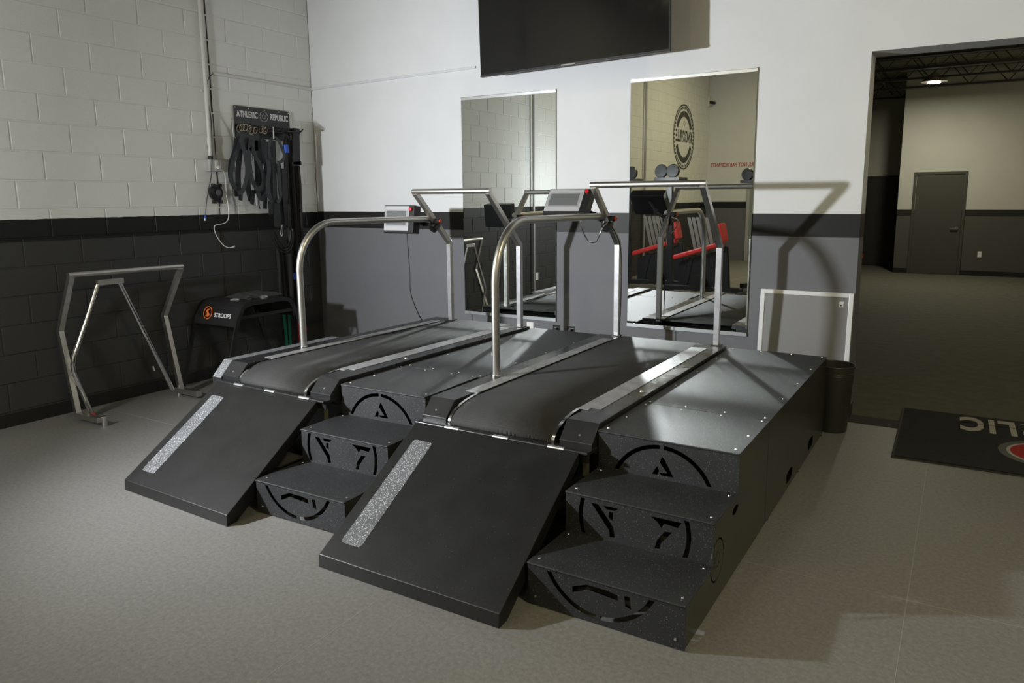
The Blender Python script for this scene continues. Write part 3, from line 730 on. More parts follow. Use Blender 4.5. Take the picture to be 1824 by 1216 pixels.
tag(slv, 'wide black fabric sleeve hanging from the end bracket of the rack', 'sleeve')
slf = MB(); ribbon(slf, [(0.170,-0.410,1.938),(0.170,-0.405,1.901)], 0.115, 0.02); slf.build('flared_hem', M_web2, slv)
for lab, pts, wd in (('left of two green elastic bands hanging behind the bench', [(0.080,-0.588,0.587),(0.080,-0.588,0.449),(0.080,-0.578,0.308),(0.080,-0.575,0.162)], 0.032),
                     ('right of two green elastic bands hanging behind the bench', [(0.080,-0.525,0.579),(0.080,-0.525,0.440),(0.080,-0.529,0.301),(0.080,-0.525,0.159)], 0.026)):
    b = MB(); ribbon(b, pts, wd, 0.004); o = b.build('elastic_band', M_green); tag(o, lab, 'band', 'green bands')
    MB().tube([(pts[-1][0], pts[-1][1], pts[-1][2]), (pts[-1][0], pts[-1][1], pts[-1][2] - 0.025)], 0.010, 8).build('end_clip', M_chrome, o)
for lab, pts, wd in (('wide red elastic band behind the front handrail post', [(0.090,-0.387,0.692),(0.090,-0.401,0.593),(0.090,-0.388,0.478),(0.090,-0.359,0.377),(0.090,-0.330,0.270)], 0.045),
                     ('short red elastic band hanging lowest behind the handrail post', [(0.100,-0.424,0.410),(0.100,-0.424,0.314),(0.100,-0.426,0.195)], 0.040)):
    b = MB(); ribbon(b, pts, wd, 0.004); o = b.build('elastic_band', M_redband); tag(o, lab, 'band', 'red bands')
    MB().tube([(pts[-1][0], pts[-1][1], pts[-1][2]), (pts[-1][0], pts[-1][1], pts[-1][2] - 0.03)], 0.008, 8).build('end_clip', M_chrome, o)

# small outlet seen in the mirror
o = MB().box((0.0, -4.57, 0.31), (0.012, -4.49, 0.43)).build('wall_outlet', M_white, bevel=0.003); tag(o, 'white outlet low on the block wall, seen in the narrower mirror', 'outlet')
# second pipe, seen in mirrors
for yy, lab in ((-4.38, 'grey vertical pipe on the block wall reflected in the left mirror'), (-8.9, 'grey vertical pipe on the block wall reflected in the right mirror')):
    o = MB().tube([(0.045, yy, 0.0), (0.045, yy, CEIL)], 0.019 if yy > -5 else 0.024, 14).build('wall_pipe', M_boxgrey, smooth=True); tag(o, lab, 'pipe')

# ------------------------------------------------------------------ spare handrail frame by the left wall
sf = thing('handrail_frame', 'spare stainless handrail frame leaning at the dark block wall', 'frame', (0, 0, 0))
tl, tr_ = (0.25, -2.632, 1.045), (0.25, -1.765, 1.035)
kl_, kr_ = (0.115, -2.676, 0.648), (0.115, -1.855, 0.648)
bl_, br_ = (0.305, -2.712, 0.045), (0.30, -1.885, 0.045)
MB().bar([bl_, kl_, tl], 0.036, 0.036, up=(0, 1, 0)).build('side_post', M_steel, sf)
MB().bar([br_, kr_, tr_], 0.036, 0.036, up=(0, 1, 0)).build('side_post', M_steel, sf)
MB().tube([(0.25, -2.65, 1.058), (0.25, -1.748, 1.048)], 0.020, 16).build('crossbar', M_steel, sf, smooth=True)
MB().box((0.235, -2.455, 0.965), (0.275, -2.260, 1.005)).build('bracket', M_steel, sf, bevel=0.002)
MB().tube([(0.260,-2.452,0.975),(0.260,-2.528,0.793),(0.260,-2.633,0.560),(0.260,-2.678,0.464),(0.260,-2.689,0.412),(0.260,-2.686,0.353),(0.260,-2.663,0.265),(0.260,-2.595,0.023)], 0.017, 14).build('round_tube', M_chrome, sf, smooth=True)
MB().tube([(0.262, -2.29, 0.97), (0.262, -1.935, 0.055)], 0.017, 14).build('round_tube', M_chrome, sf, smooth=True)
MB().box((0.285, -2.735, 0.038), (0.585, -2.688, 0.072)).build('foot_bar', M_steel, sf, bevel=0.002)
MB().box((0.28, -1.905, 0.022), (0.53, -1.860, 0.066)).build('foot_bar', M_steel, sf, bevel=0.002)
MB().tube([(0.575, -2.680, 0.0), (0.575, -2.680, 0.075)], 0.019, 14).build('stub_leg', M_chrome, sf, smooth=True)
MB().tube([(0.295, -1.90, 0.0), (0.295, -1.90, 0.03)], 0.017, 12).build('stub_leg', M_chrome, sf, smooth=True)
MB().tube([(0.20, -2.04, 0.23), (0.20, -2.05, 0.27)], 0.008, 8).build('bolt', M_chrome, sf)
MB().lathe([(0, 0), (0.02, 0), (0.016, 0.012), (0, 0.014)], 14, Matrix.Translation((0.40, -2.66, 0.05))).build('end_knob', M_red, sf)

# ------------------------------------------------------------------ black bench with white lettering
bn = thing('plyo_bench', 'black metal bench with white STROOPS lettering and orange round logo', 'bench', (0, 0, 0))
bx0, bx1 = 0.045, 0.60
H = 0.735
def arc(cy, cz, r, a0, a1, n=7): return [(cy + r * math.cos(a0 + (a1 - a0) * i / n), cz + r * math.sin(a0 + (a1 - a0) * i / n)) for i in range(n + 1)]
ya, yb = -1.48, -0.93
sa = math.atan2(0.24, H)      # splay
def side_prof(low, k=1):
    base = [(ya - 0.235, 0.0)] if low else []
    a = base + [(ya - 0.235 + 0.235 * f * 0.86, (H - 0.06) * f) for f in ((0.80 if not low else 0.4), 0.84, 0.88)]
    c = [(ya - 0.016, H - 0.072), (ya + 0.002, H - 0.040), (ya + 0.030, H - 0.017), (ya + 0.068, H - 0.006), (ya + 0.11, H)]
    L_ = a + c
    return L_ + [(ya + yb - p[0], p[1]) for p in reversed(L_)]
def offset(path, d):
    out = []
    for i, p in enumerate(path):
        a = Vector(path[max(0, i - 1)]); b = Vector(path[min(len(path) - 1, i + 1)]); t = (b - a).normalized(); n_ = Vector((t.y, -t.x))
        out.append((p[0] + n_.x * d, p[1] + n_.y * d))
    return out
outer = side_prof(False)
MB().prism(outer + list(reversed(offset(outer, 0.005))), bx0 + 0.008, bx1 - 0.008, 'x').build('seat_shell', M_blackmetal, bn)
legs_ = side_prof(True)
for xa in (bx0, bx1 - 0.012):
    half = len(legs_) // 2
    MB().prism(legs_[:half] + list(reversed(offset(legs_, 0.034)[:half])), xa, xa + 0.012, 'x').build('leg', M_blackmetal, bn)
    MB().prism(legs_[half:] + list(reversed(offset(legs_, 0.034)[half:])), xa, xa + 0.012, 'x').build('leg', M_blackmetal, bn)
    MB().prism(legs_[half - 1:half + 1] + list(reversed(offset(legs_, 0.034)[half - 1:half + 1])), xa, xa + 0.012, 'x').build('side_rim', M_blackmetal, bn)
for xx in (bx0 + 0.014, bx1 - 0.024):
    MB().box((xx, ya - 0.02, 0.595), (xx + 0.010, yb + 0.02, 0.622)).build('brace', M_blackmetal, bn)
# lettering on the sloping end face
nx = Vector((1, 0, 0)); dn = Vector((0, 0.235 * 0.86, H - 0.06)).normalized()
zf = H - 0.105; yf = ya - 0.235 + 0.235 * 0.86 * zf / (H - 0.06) - 0.0015
text_mesh('STROOPS', 0.050, M_whiteprint, bn, frame((0.415, yf - 0.002, zf - 0.010), nx, dn), xs=1.0, bold=0.0006)
lg = MB(); fm = frame((0.225, yf, zf + 0.004), nx, dn)
for pc_ in ring_pieces(0.056, 0.007, [PI * 0.42, PI * 1.42], 0.10, 18): lg.prism(pc_, -0.0005, 0.0015, 'z', fm)
sw = [(0.022, 0.036), (-0.012, 0.030), (-0.026, 0.010), (-0.006, -0.004), (-0.012, -0.018), (-0.030, -0.030), (0.012, -0.034), (0.028, -0.012), (0.006, 0.006), (0.004, 0.020)]
lg.prism(sw, -0.0005, 0.0015, 'z', fm)
lg.build('round_logo', M_orange, bn)
# things on the bench
o = MB().box((-0.02, -0.05, 0), (0.02, 0.05, 0.014)).box((-0.012, -0.04, 0.014), (0.012, -0.01, 0.017)).build('remote_control', M_black, bevel=0.003, loc=(0.46, -1.28, H + 0.0005)); o.rotation_euler = (0, 0, 0.9); tag(o, 'small black remote lying nearest the lettered end of the bench', 'remote')
o = MB().box((-0.035, -0.06, 0), (0.035, 0.06, 0.004)).build('notepad', mat('grey_card', (0.25, 0.25, 0.25), 0.5), loc=(0.36, -1.34, H + 0.0005)); o.rotation_euler = (0, 0, 0.7); tag(o, 'flat grey card lying on the bench beside the remote', 'card')
o = MB().lathe([(0.0, 0.0), (0.035, 0.0), (0.038, 0.010), (0.026, 0.022), (0.0, 0.026)], 18, cap0=False, cap1=False).build('steel_puck', mat('satin_steel', (0.4, 0.42, 0.44), 0.3, 0.8), smooth=True, loc=(0.50, -1.16, H + 0.0005)); tag(o, 'small silver puck on the middle of the bench top', 'puck')
mb_ = MB(); random.seed(3)
gx = 14
for i in range(gx + 1):
    for j in range(gx + 1):
        u, v_ = i / gx, j / gx
        e_ = min(u, 1 - u, v_, 1 - v_)
        mb_.v.append((-0.16 + 0.30 * u, -0.22 + 0.40 * v_, 0.002 + min(1, e_ * 6) * (0.018 + random.uniform(0, 0.016))))
for i in range(gx):
    for j in range(gx):
        a = i * (gx + 1) + j; mb_.f.append((a, a + gx + 1, a + gx + 2, a + 1))
mbag = mb_.build('mesh_bag', M_mesh, loc=(0.33, -1.10, H + 0.001)); tag(mbag, 'crumpled black mesh bag lying flat over the back of the bench', 'bag')
random.seed(11)

# ------------------------------------------------------------------ treadmills
def screw(p, parent, r=0.006, n=(0, 0, 1)):
    z = Vector(n).normalized(); x = z.orthogonal().normalized(); y = z.cross(x)
    return MB().lathe([(0, 0), (r, 0), (r * 0.8, r * 0.45), (0, r * 0.5)], 8, frame(p, x, y), cap0=False, cap1=False).build('screw', M_screw, parent, smooth=True)

def treadmill(label, loc, rz, strip, rampdx, hz, post_dx, dzr=0.0, skew=0.0):
    t = thing('treadmill', label, 'treadmill', loc, rz, 'sprint treadmills')
    W, D, Z = 0.975, 2.07, 0.555
    # body under the deck
    MB().box((0.012, 0.03, 0.05), (W - 0.012, D, Z - 0.06)).build('body', M_side, t)
    for xx in (0.08, W - 0.08):
        for yy in (0.2, D - 0.2):
            MB().lathe([(0.025, 0), (0.025, 0.01), (0.010, 0.012), (0.010, 0.055)], 12, Matrix.Translation((xx, yy, 0))).build('foot', M_chrome, t)
    # rails with bevelled front cover
    def rail(x0, x1, nm):
        pr = [(-0.005, 0.40), (-0.078, 0.445), (-0.078, 0.475), (0.0, Z), (D, Z), (D, Z - 0.07), (0.02, Z - 0.07)]
        r = MB().prism(pr, x0, x1, 'x').build(nm, M_rail, t, bevel=0.0025)
        return r
    rail(0.0, 0.152, 'side_rail'); rail(0.808, W, 'side_rail')
    r1 = MB().box((0.152, 0.20, Z - 0.03), (0.181, D, Z - 0.002)).build('inner_strip', M_rail, t)
    r2 = MB().box((0.772, 0.20, Z - 0.03), (0.808, D, Z - 0.002)).build('inner_strip', M_rail, t)
    MB().box((0.100, 0.17, Z), (0.180, D - 0.16, Z + 0.003)).build('foot_strip', M_silver, t, bevel=0.001)
    MB().prism([(0.776, 0.17), (0.835, 0.17), (0.835, 0.21), (0.885, 0.21), (0.885, D - 0.16), (0.776, D - 0.16)], Z, Z + 0.003, 'z').build('foot_strip', M_silver, t, bevel=0.001)
    screw((0.07, -0.05, 0.502), t, 0.007, (0, -0.72, 0.69)); screw((0.90, -0.05, 0.502), t, 0.007, (0, -0.72, 0.69))
    MB().lathe([(0, 0), (0.022, 0), (0.022, 0.001), (0, 0.001)], 16, Matrix.Translation((0.93, 0.62, Z + 0.0005))).build('recess_cap', M_black, t)
    screw((0.93, 0.62, Z + 0.0015), t, 0.011)
    # belt round the front roller
    rr = 0.092; yc, zc = 0.185, Z - 0.004 - rr; el = 2.95
    path = [(D + 0.02, zc + rr)] + [(yc + rr * el * math.cos(a), zc + rr * math.sin(a)) for a in [PI / 2 + i * PI / 28 for i in range(0, 16)]]
    path = [(D + 0.02, zc + rr), (1.2, zc + rr), (0.3, zc + rr), (yc + 0.012, zc + rr), (yc + 0.004, zc + rr)] + path[1:]
    b = MB(); n_ = len(path)
    b.v = [(0.186, p[0], p[1]) for p in path] + [(0.768, p[0], p[1]) for p in path]
    b.f = [(i, i + 1, i + 1 + n_, i + n_) for i in range(n_ - 1)]
    bo = b.build('running_belt', M_belt, t)
    for p in bo.data.polygons: p.use_smooth = True
    md = bo.modifiers.new('solid', 'SOLIDIFY'); md.thickness = 0.004
    for xa, xb in ((0.170, 0.185), (0.770, 0.786)):
        pa = [(yc + (rr * el + 0.004) * math.cos(a), zc + (rr + 0.004) * math.sin(a)) for a in [PI / 2 + i * PI / 14 for i in range(0, 11)]]
        pb_ = [(yc + (rr * el - 0.004) * math.cos(a), zc + (rr - 0.004) * math.sin(a)) for a in [PI / 2 + i * PI / 14 for i in range(10, -1, -1)]]
        MB().prism(pa + pb_, xa, xb, 'x').build('roller_guard', M_chrome, t, smooth=True)
    MB().tube([(0.17, yc + 0.02, zc), (0.785, yc + 0.02, zc)], 0.07, 20).build('roller', M_side, t, smooth=True)
    # hinge ledge
    MB().box((-0.004, -0.115, 0.435), (W + 0.004, -0.02, 0.452)).box((-0.004, -0.118, 0.40), (W + 0.004, -0.108, 0.452)).build('hinge_ledge', M_rail, t, bevel=0.002)
    MB().tube([(-0.004, -0.128, 0.448), (W + 0.004, -0.128, 0.448)], 0.009, 10).build('hinge_bar', M_rail, t, smooth=True)
    for xx in (0.185, 0.475, 0.775):
        h = MB().tube([(xx, -0.128, 0.448), (xx + 0.085, -0.128, 0.448)], 0.0115, 12).box((xx, -0.150, 0.432), (xx + 0.085, -0.128, 0.444)).build('hinge', M_alu, t, smooth=True)
    MB().box((W - 0.035, -0.10, 0.33), (W - 0.005, -0.094, 0.40)).build('latch_plate', mat('brass_plate', (0.35, 0.32, 0.18), 0.4, 0.8), t)
    # ramp
    x0, x1 = rampdx; ytop, zt_, yb_, zb_ = -0.135, 0.452, (-0.840 if strip else -0.870), 0.058
    pr = [(ytop, zt_), (yb_, zb_), (yb_ - 0.004, 0.0), (yb_ + 0.06, 0.0), (ytop, zt_ - 0.055)]
    rp = MB().prism(pr, x0, x1, 'x').build('ramp', M_ramp, t, bevel=0.003)
    sl = Vector((0, yb_ - ytop, zb_ - zt_)); ln = sl.length; sl.normalize(); nn = Vector((0, -sl.z, sl.y)) * -1
    def rrect(cx0, cy0, cx1, cy1, r=0.015):
        out = []
        for (cx, cy, a0) in ((cx1 - r, cy1 - r, 0), (cx0 + r, cy1 - r, PI / 2), (cx0 + r, cy0 + r, PI), (cx1 - r, cy0 + r, 1.5 * PI)):
            out += [(cx + r * math.cos(a0 + i * PI / 8), cy + r * math.sin(a0 + i * PI / 8)) for i in range(5)]
        return out
    MB().prism(rrect(x0 + 0.062, 0.115, x0 + 0.178, ln - 0.085), 0.0, 0.0015, 'z', frame((0, ytop, zt_), (1, 0, 0), sl)if False else Matrix(((1, 0, 0, 0), (0, sl.y, -sl.z, ytop), (0, sl.z, sl.y, zt_), (0, 0, 0, 1)))@Matrix.Diagonal((1, 1, -1, 1))).build('grit_strip', M_grit, rp)
    if strip:
        pr = [(0.01, 0.36), (-0.095, 0.40), (-0.095, 0.458), (0.0, Z - 0.001), (0.95, Z - 0.001), (0.95, 0.36)]
        MB().prism(pr, -0.088, -0.001, 'x').build('side_wing', M_side, t, bevel=0.002)
        q = Vector((0, 0.095, Z - 0.459)).normalized()
        MB().prism([(-0.086, -0.0), (-0.004, 0.0), (-0.004, 0.93), (-0.086, 0.93)], Z - 0.0005, Z + 0.0015, 'z').build('grit_strip', M_grit, t)
        MB().add([(-0.086, -0.094, 0.4605), (-0.004, -0.094, 0.4605), (-0.004, -0.0015, Z + 0.0012), (-0.086, -0.0015, Z + 0.0012)], [(0, 1, 2, 3)]).build('grit_strip', M_grit, t)
    # the ramp hangs slightly askew on its hinge
    for ob_ in [rp] + list(rp.children):
        for v_ in ob_.data.vertices: v_.co.x += skew * (ytop - v_.co.y) / (ytop - yb_)
    # --- handrail
    hr = empty('handrail', t)
    lx, rx, py = post_dx
    kz, tz, ty, cz = 1.245 + hz, 1.655 + hz, py - 0.42, 1.655 + hz
    for nm, xx in (('left', lx), ('right', rx)):
        MB().bar([(xx, py, Z - 0.02), (xx, py, kz), (xx, ty, tz)], 0.038, 0.038, up=(1, 0, 0)).build('square_post', M_steel, hr, bevel=0.002)
        MB().box((xx - 0.035, py - 0.03, Z), (xx + 0.035, py + 0.035, Z + 0.006)).build('foot_plate', M_blackmetal, hr)
        MB().box((xx - 0.0185, py - 0.0195, Z + 0.03), (xx + 0.0185, py - 0.0185, kz - 0.012)).build('lit_post_face', M_litpost, hr)  # thin pale sheet that paints the post's lit side
    MB().tube([(lx - 0.022, ty, cz + 0.012), (rx + 0.022, ty, cz + 0.012)], 0.021, 16).build('crossbar', M_steel, hr, smooth=True)
    sx, sy = 0.058, 0.535; rz_ = 1.452 + hz + dzr; ye = py - (rz_ - kz) * 1.0
    dx = (lx - sx)
    pth = [(sx, sy, Z - 0.02), (sx, sy, 1.10)] + [(sx + dx * 0.02 * i, sy + 0.30 * (1 - math.cos(i * PI / 18)) , 1.10 + (rz_ - 1.10) * math.sin(i * PI / 18)) for i in range(1, 10)] + [(sx + dx * 0.5, (sy + ye) / 2 + 0.2, rz_), (lx - 0.025, ye, rz_ - 0.004)]
    MB().tube(pth, 0.0235, 16).build('side_rail_tube', M_steel, hr, smooth=True)
    MB().lathe([(0.0245, 0), (0.030, 0), (0.030, 0.012), (0.0245, 0.012)], 18, Matrix.Translation((sx, sy, Z))).build('rail_collar', M_chrome, hr)
    # stop button on the left post
    bx_ = lx + 0.050; by_ = ye + 0.02; bz_ = rz_ - 0.018
    MB().lathe([(0, 0), (0.011, 0), (0.015, 0.008), (0.012, 0.015), (0, 0.016)], 14, frame((bx_ + 0.012, by_ - 0.018, bz_), (0, 1, 0), (0, 0, 1)), cap0=False, cap1=False).build('stop_button', mat('orange_red_button', (0.60, 0.06, 0.02), 0.35), hr, smooth=True)
    MB().lathe([(0, 0), (0.022, 0), (0.022, 0.014), (0, 0.014)], 14, frame((bx_ - 0.002, by_ - 0.018, bz_), (0, 1, 0), (0, 0, 1))).build('button_housing', M_blackmetal, hr)
    MB().box((lx + 0.015, by_ - 0.01, bz_ - 0.02), (bx_ + 0.004, by_ + 0.01, bz_ + 0.02)).build('button_bracket', M_blackmetal, hr)
    MB().tube([(lx, ye - 0.01, kz + 0.12), (lx, ye + 0.05, kz + 0.16)], 0.034, 14).build('clamp', M_black, hr, smooth=True)
    return t, (lx, ye, rz_, kz, py)

def console(t, c, w_, h_, d_, tilt, yaw, arm_from):
    co = empty('console', t)
    co.location = c; co.rotation_euler = (-tilt, 0, yaw)   # local: x right, z up, -y towards the runner
    MB().box((-w_ / 2, 0, -h_ / 2), (w_ / 2, d_, h_ / 2)).build('housing', M_blackmetal, co, bevel=0.004)
    MB().box((-w_ / 2 + 0.006, -0.003, -h_ / 2 + 0.018), (w_ / 2 - 0.050, 0.0, h_ / 2 - 0.008)).build('face_plate', M_bezel, co, bevel=0.001)
    MB().box((-w_ / 2 + 0.014, -0.0045, -h_ / 2 + 0.052), (w_ / 2 - 0.062, -0.003, h_ / 2 - 0.036)).build('screen_frame', M_bezel2, co)
    MB().box((-w_ / 2 + 0.028, -0.0055, -h_ / 2 + 0.064), (w_ / 2 - 0.078, -0.0045, h_ / 2 - 0.048)).build('screen', M_screen, co)
    MB().lathe([(0, 0), (0.010, 0), (0.010, 0.010), (0.015, 0.013), (0.013, 0.022), (0, 0.024)], 16, frame((w_ / 2 - 0.026, 0, h_ / 2 - 0.035), (1, 0, 0), (0, 0, 1)), cap0=False, cap1=False).build('emergency_button', M_red, co, smooth=True)
    vn = MB()
    for i in range(18): vn.box((-w_ / 2 + 0.02 + i * (w_ - 0.05) / 18, 0.012, -h_ / 2 - 0.001), (-w_ / 2 + 0.024 + i * (w_ - 0.05) / 18, d_ - 0.015, -h_ / 2))
    vn.build('vent_slots', mat('vent_grey', (0.05, 0.05, 0.05), 0.5), co)
    ar = empty('console_arm', t)
    e = Vector(c) + Vector((0.02, d_ + 0.01, -0.02)); a = Vector(arm_from)
    mid = (a + e) / 2 + Vector((0, 0.05, -0.01))
    MB().tube([a, mid, e], 0.017, 12).build('arm_tube', M_black, ar, smooth=True)
    MB().lathe([(0.0, -0.03), (0.028, -0.03), (0.030, 0.0), (0.026, 0.03), (0.0, 0.03)], 14, Matrix.Translation(a), cap0=False, cap1=False).build('arm_joint', M_black, ar, smooth=True)
    MB().lathe([(0.0, -0.02), (0.022, -0.02), (0.022, 0.02), (0.0, 0.02)], 14, Matrix.Translation(mid), cap0=False, cap1=False).build('arm_joint', M_black, ar, smooth=True)
    return co
def dbg(*a): pass
t1, h1 = treadmill('left treadmill with sparkling grit strip down its left edge', (1.715, -2.45, 0), R_(-1.8), True, (0.030, 0.930), -0.030, (0.225, 0.925, 2.0), 0.0, 0.115)
t2, h2 = treadmill('right treadmill between the two black stair platforms', (3.382, -2.515, 0), R_(-0.3), False, (0.004, 0.940), 0.0, (0.145, 0.905, 2.06), 0.0, 0.042)
console(t1, (-0.02, 1.65, 1.42), 0.31, 0.225, 0.085, R_(8), R_(2), (h1[0] - 0.02, h1[1] + 0.03, h1[2] - 0.05))
console(t2, (-0.08, 1.68, 1.56), 0.325, 0.215, 0.080, R_(38), R_(4), (h2[0] - 0.02, h2[1] + 0.03, h2[2] - 0.05))
# console cables
wc1 = MB().tube([(0.0, 1.72, 1.32), (0.0, 1.74, 1.0), (0.005, 1.74, 0.8), (0.03, 1.80, 0.62), (-0.01, 1.9, 0.54)], 0.004, 8, smooth_steps=4).build('console_cable', M_black, t1, smooth=True)
MB().tube([(-0.02, 1.76, 1.44), (0.0, 1.76, 1.36), (0.06, 1.74, 1.28), (0.13, 1.72, 1.28), (0.18, 1.72, 1.38), (h2[0], h2[1] + 0.06, 1.42)], 0.0045, 8, smooth_steps=4).build('console_cable', M_chrome, t2, smooth=True)
MB().tube([(h2[0] + 0.03, h2[1], 1.40), (h2[0] + 0.035, h2[4] - 0.03, 1.22), (h2[0] + 0.04, h2[4] - 0.02, 0.9), (h2[0] + 0.035, h2[4] - 0.03, 0.57)], 0.004, 8, smooth_steps=4).build('post_cable', M_black, t2, smooth=True)

# ------------------------------------------------------------------ stair platforms
def logo_holes(cx, cy, y0, y1, R=0.245):
    out = []
    for p in ring_pieces(R, 0.019, [PI / 2, -PI / 2], 0.035, 26) + STENCIL:
        q = clip_poly([(a + cx, b_ + cy) for a, b_ in p], y0, y1)
        if q and len(q) > 2: out.append(q)
    return out
def stair_unit(label, loc, rz, W):
    t = thing('stair_unit', label, 'stairs', loc, rz, 'black three step stair units')
    rise, run, D = 0.1777, 0.320, 0.53
    zs = [rise, 2 * rise, 3 * rise]; ys = [-2 * run, -run, 0.0]
    th = 0.003
    for i in range(3):
        y = ys[i]; z0 = zs[i] - rise + (0.006 if i == 0 else 0); z1 = zs[i]
        yb_ = ys[i + 1] if i < 2 else D
        # tread plate with rolled nose
        MB().box((-0.002, y - 0.004, z1 - th), (W + 0.002, yb_ - 0.001, z1)).tube([(0, y - 0.0025, z1 - 0.0042), (W, y - 0.0025, z1 - 0.0042)], 0.0045, 10).build('tread', M_powder, t, bevel=0.0012)
        holes = logo_holes(W / 2 - 0.015, 1.5 * rise, z0 + 0.008, z1 - 0.016)
        plate_with_holes('riser', [(0.0, z0), (W, z0), (W, z1 - th), (0.0, z1 - th)], holes, 0.003, M_powder, t, frame((0, y, 0), (1, 0, 0), (0, 0, 1)))
        rows = [0.045] + ([run - 0.03] if i < 2 else [0.25, D - 0.03])
        for yy in rows:
            for xx in ((0.028, W - 0.028) if not (i == 2 and yy > 0.4) else (0.028, 0.22, 0.42, W - 0.028)):
                screw((xx, y + yy, z1), t, 0.006)
    pr = [(ys[0] + 0.002, 0.012), (ys[0] + 0.002, zs[0] - th), (ys[1] + 0.002, zs[0] - th), (ys[1] + 0.002, zs[1] - th), (ys[2] + 0.002, zs[1] - th), (0.002, zs[2] - th), (D - 0.003, zs[2] - th), (D - 0.003, 0.012)]
    hs = []
    cy_, cz_ = -0.275, 0.185
    for p in ring_pieces(0.088, 0.008, [PI / 2, -PI / 2, 0, PI], 0.05, 10) + star_pieces(0.060, 0.027, 0.006, 0.003): hs.append([(a + cy_, b_ + cz_) for a, b_ in p])
    hs.append([(-0.03 + 0.045 * math.cos(a) * (1.0), 0.300 + 0.018 * math.sin(a)) for a in [2 * PI * i / 20 for i in range(20)]])
    plate_with_holes('side_panel', pr, hs, 0.003, M_powder_side, t, frame((W - 0.0015, 0, 0), (0, 1, 0), (0, 0, 1)))
    plate_with_holes('side_panel', pr, [], 0.003, M_powder_side, t, frame((0.0015, 0, 0), (0, 1, 0), (0, 0, 1)))
    screw((W - 0.035, ys[0] - 0.002, 0.040), t, 0.006, (0, -1, 0)); screw((0.035, ys[0] - 0.002, 0.040), t, 0.006, (0, -1, 0))
    for xx, yy in ((0.03, ys[0] + 0.03), (W - 0.03, ys[0] + 0.03), (0.03, D - 0.05), (W - 0.03, D - 0.05)):
        MB().lathe([(0.018, 0.0), (0.018, 0.008), (0.007, 0.010), (0.007, 0.03)], 12, Matrix.Translation((xx, yy, 0))).build('foot', M_chrome, t)
    return t
def platform(label, loc, rz, W, D=1.625):
    t = thing('platform_box', label, 'platform', loc, rz, 'black platform boxes')
    H_ = 0.533; th = 0.003
    MB().box((-0.002, 0.0, H_ - th), (W + 0.002, D, H_)).build('top_plate', M_powder, t, bevel=0.0012)
    pr = [(0.0, 0.012), (D, 0.012), (D, H_ - th), (0.0, H_ - th)]
    def slot(cy, cz, a, b_, n=20): return [(cy + a * math.copysign(abs(math.cos(q)) ** 0.6, math.cos(q)), cz + b_ * math.copysign(abs(math.sin(q)) ** 0.6, math.sin(q))) for q in [2 * PI * i / n for i in range(n)]]
    plate_with_holes('side_panel', pr, [slot(0.55, 0.075, 0.085, 0.034), slot(1.17, 0.075, 0.085, 0.034)], 0.003, M_powder_side, t, frame((W - 0.0015, 0, 0), (0, 1, 0), (0, 0, 1)))
    plate_with_holes('side_panel', pr, [], 0.003, M_powder_side, t, frame((0.0015, 0, 0), (0, 1, 0), (0, 0, 1)))
    MB().box((0.003, D - 0.003, 0.012), (W - 0.003, D, H_ - th)).build('back_panel', M_powder_side, t)
    MB().box((0.003, 0.0, 0.012), (W - 0.003, 0.003, H_ - th)).build('front_panel', M_powder_side, t)
    for yy in (0.03, 0.42, 0.80, 1.2, D - 0.03):
        for xx in (0.028, W - 0.028): screw((xx, yy, H_), t, 0.006)
    for xx in (0.22, 0.42):
        screw((xx, 0.03, H_), t, 0.006); screw((xx, D - 0.03, H_), t, 0.006)
    for xx, yy in ((0.03, 0.04), (W - 0.012, 0.06), (0.03, D - 0.05), (W - 0.012, D - 0.05), (W - 0.012, D / 2)):
        MB().lathe([(0.018, 0.0), (0.018, 0.008), (0.007, 0.010), (0.007, 0.03)], 12, Matrix.Translation((xx, yy, 0))).build('foot', M_chrome, t)
    return t
def along(o, rz, d): return (o[0] - math.sin(rz) * d, o[1] + math.cos(rz) * d, 0)
oR = (4.3655, -2.545, 0); rR = R_(-0.3)
stair_unit('right stair unit, three speckled black steps in full view', oR, rR, 0.642)
platform('right platform box behind the full stairs, beside the bin', along(oR, rR, 0.533), rR, 0.642)
oL = (2.700, -2.500, 0); rL = R_(-1.8)
stair_unit('left stair unit, three steps between the two ramps', (2.712, -2.492, 0), R_(1.2), 0.600)
platform('left platform box between the two treadmills', along(oL, rL, 0.552), rL, 0.608, 1.605)

# ------------------------------------------------------------------ back wall: mirrors, television, board
def wall_mirror(label, x0, x1, z0, z1):
    t = thing('wall_mirror', label, 'mirror', ((x0 + x1) / 2, 0, z0), 0)
    w2 = (x1 - x0) / 2; h = z1 - z0
    MB().box((-w2 + 0.001, -0.012, 0.001), (w2 - 0.001, -0.006, h - 0.001)).build('glass', M_mirror, t)
    MB().box((-w2, -0.0115, 0.0), (-w2 + 0.001, -0.0, h)).box((w2 - 0.001, -0.0115, 0.0), (w2, -0.0, h)).build('glass_edge', M_mirror_edge, t)
    MB().box((-w2 + 0.002, -0.006, 0.0), (w2 - 0.002, 0.0, h)).build('backing', M_side, t)
    MB().box((-w2, -0.018, -0.012), (w2, 0.0, 0.003)).box((-w2, -0.018, 0.003), (w2, -0.0125, 0.014)).build('bottom_channel', M_alu, t)
    MB().box((-w2, -0.016, h - 0.022), (w2, -0.0125, h + 0.002)).box((-w2, -0.016, h + 0.0), (w2, 0.0, h + 0.004)).build('top_channel', M_alu, t)
    return t
wall_mirror('left one of two wall mirrors, reflecting white painted concrete blocks', 1.832, 2.778, 0.549, 2.452)
wall_mirror('right mirror behind the right treadmill, reflecting red padded machines', 3.434, 4.394, 0.564, 2.474)

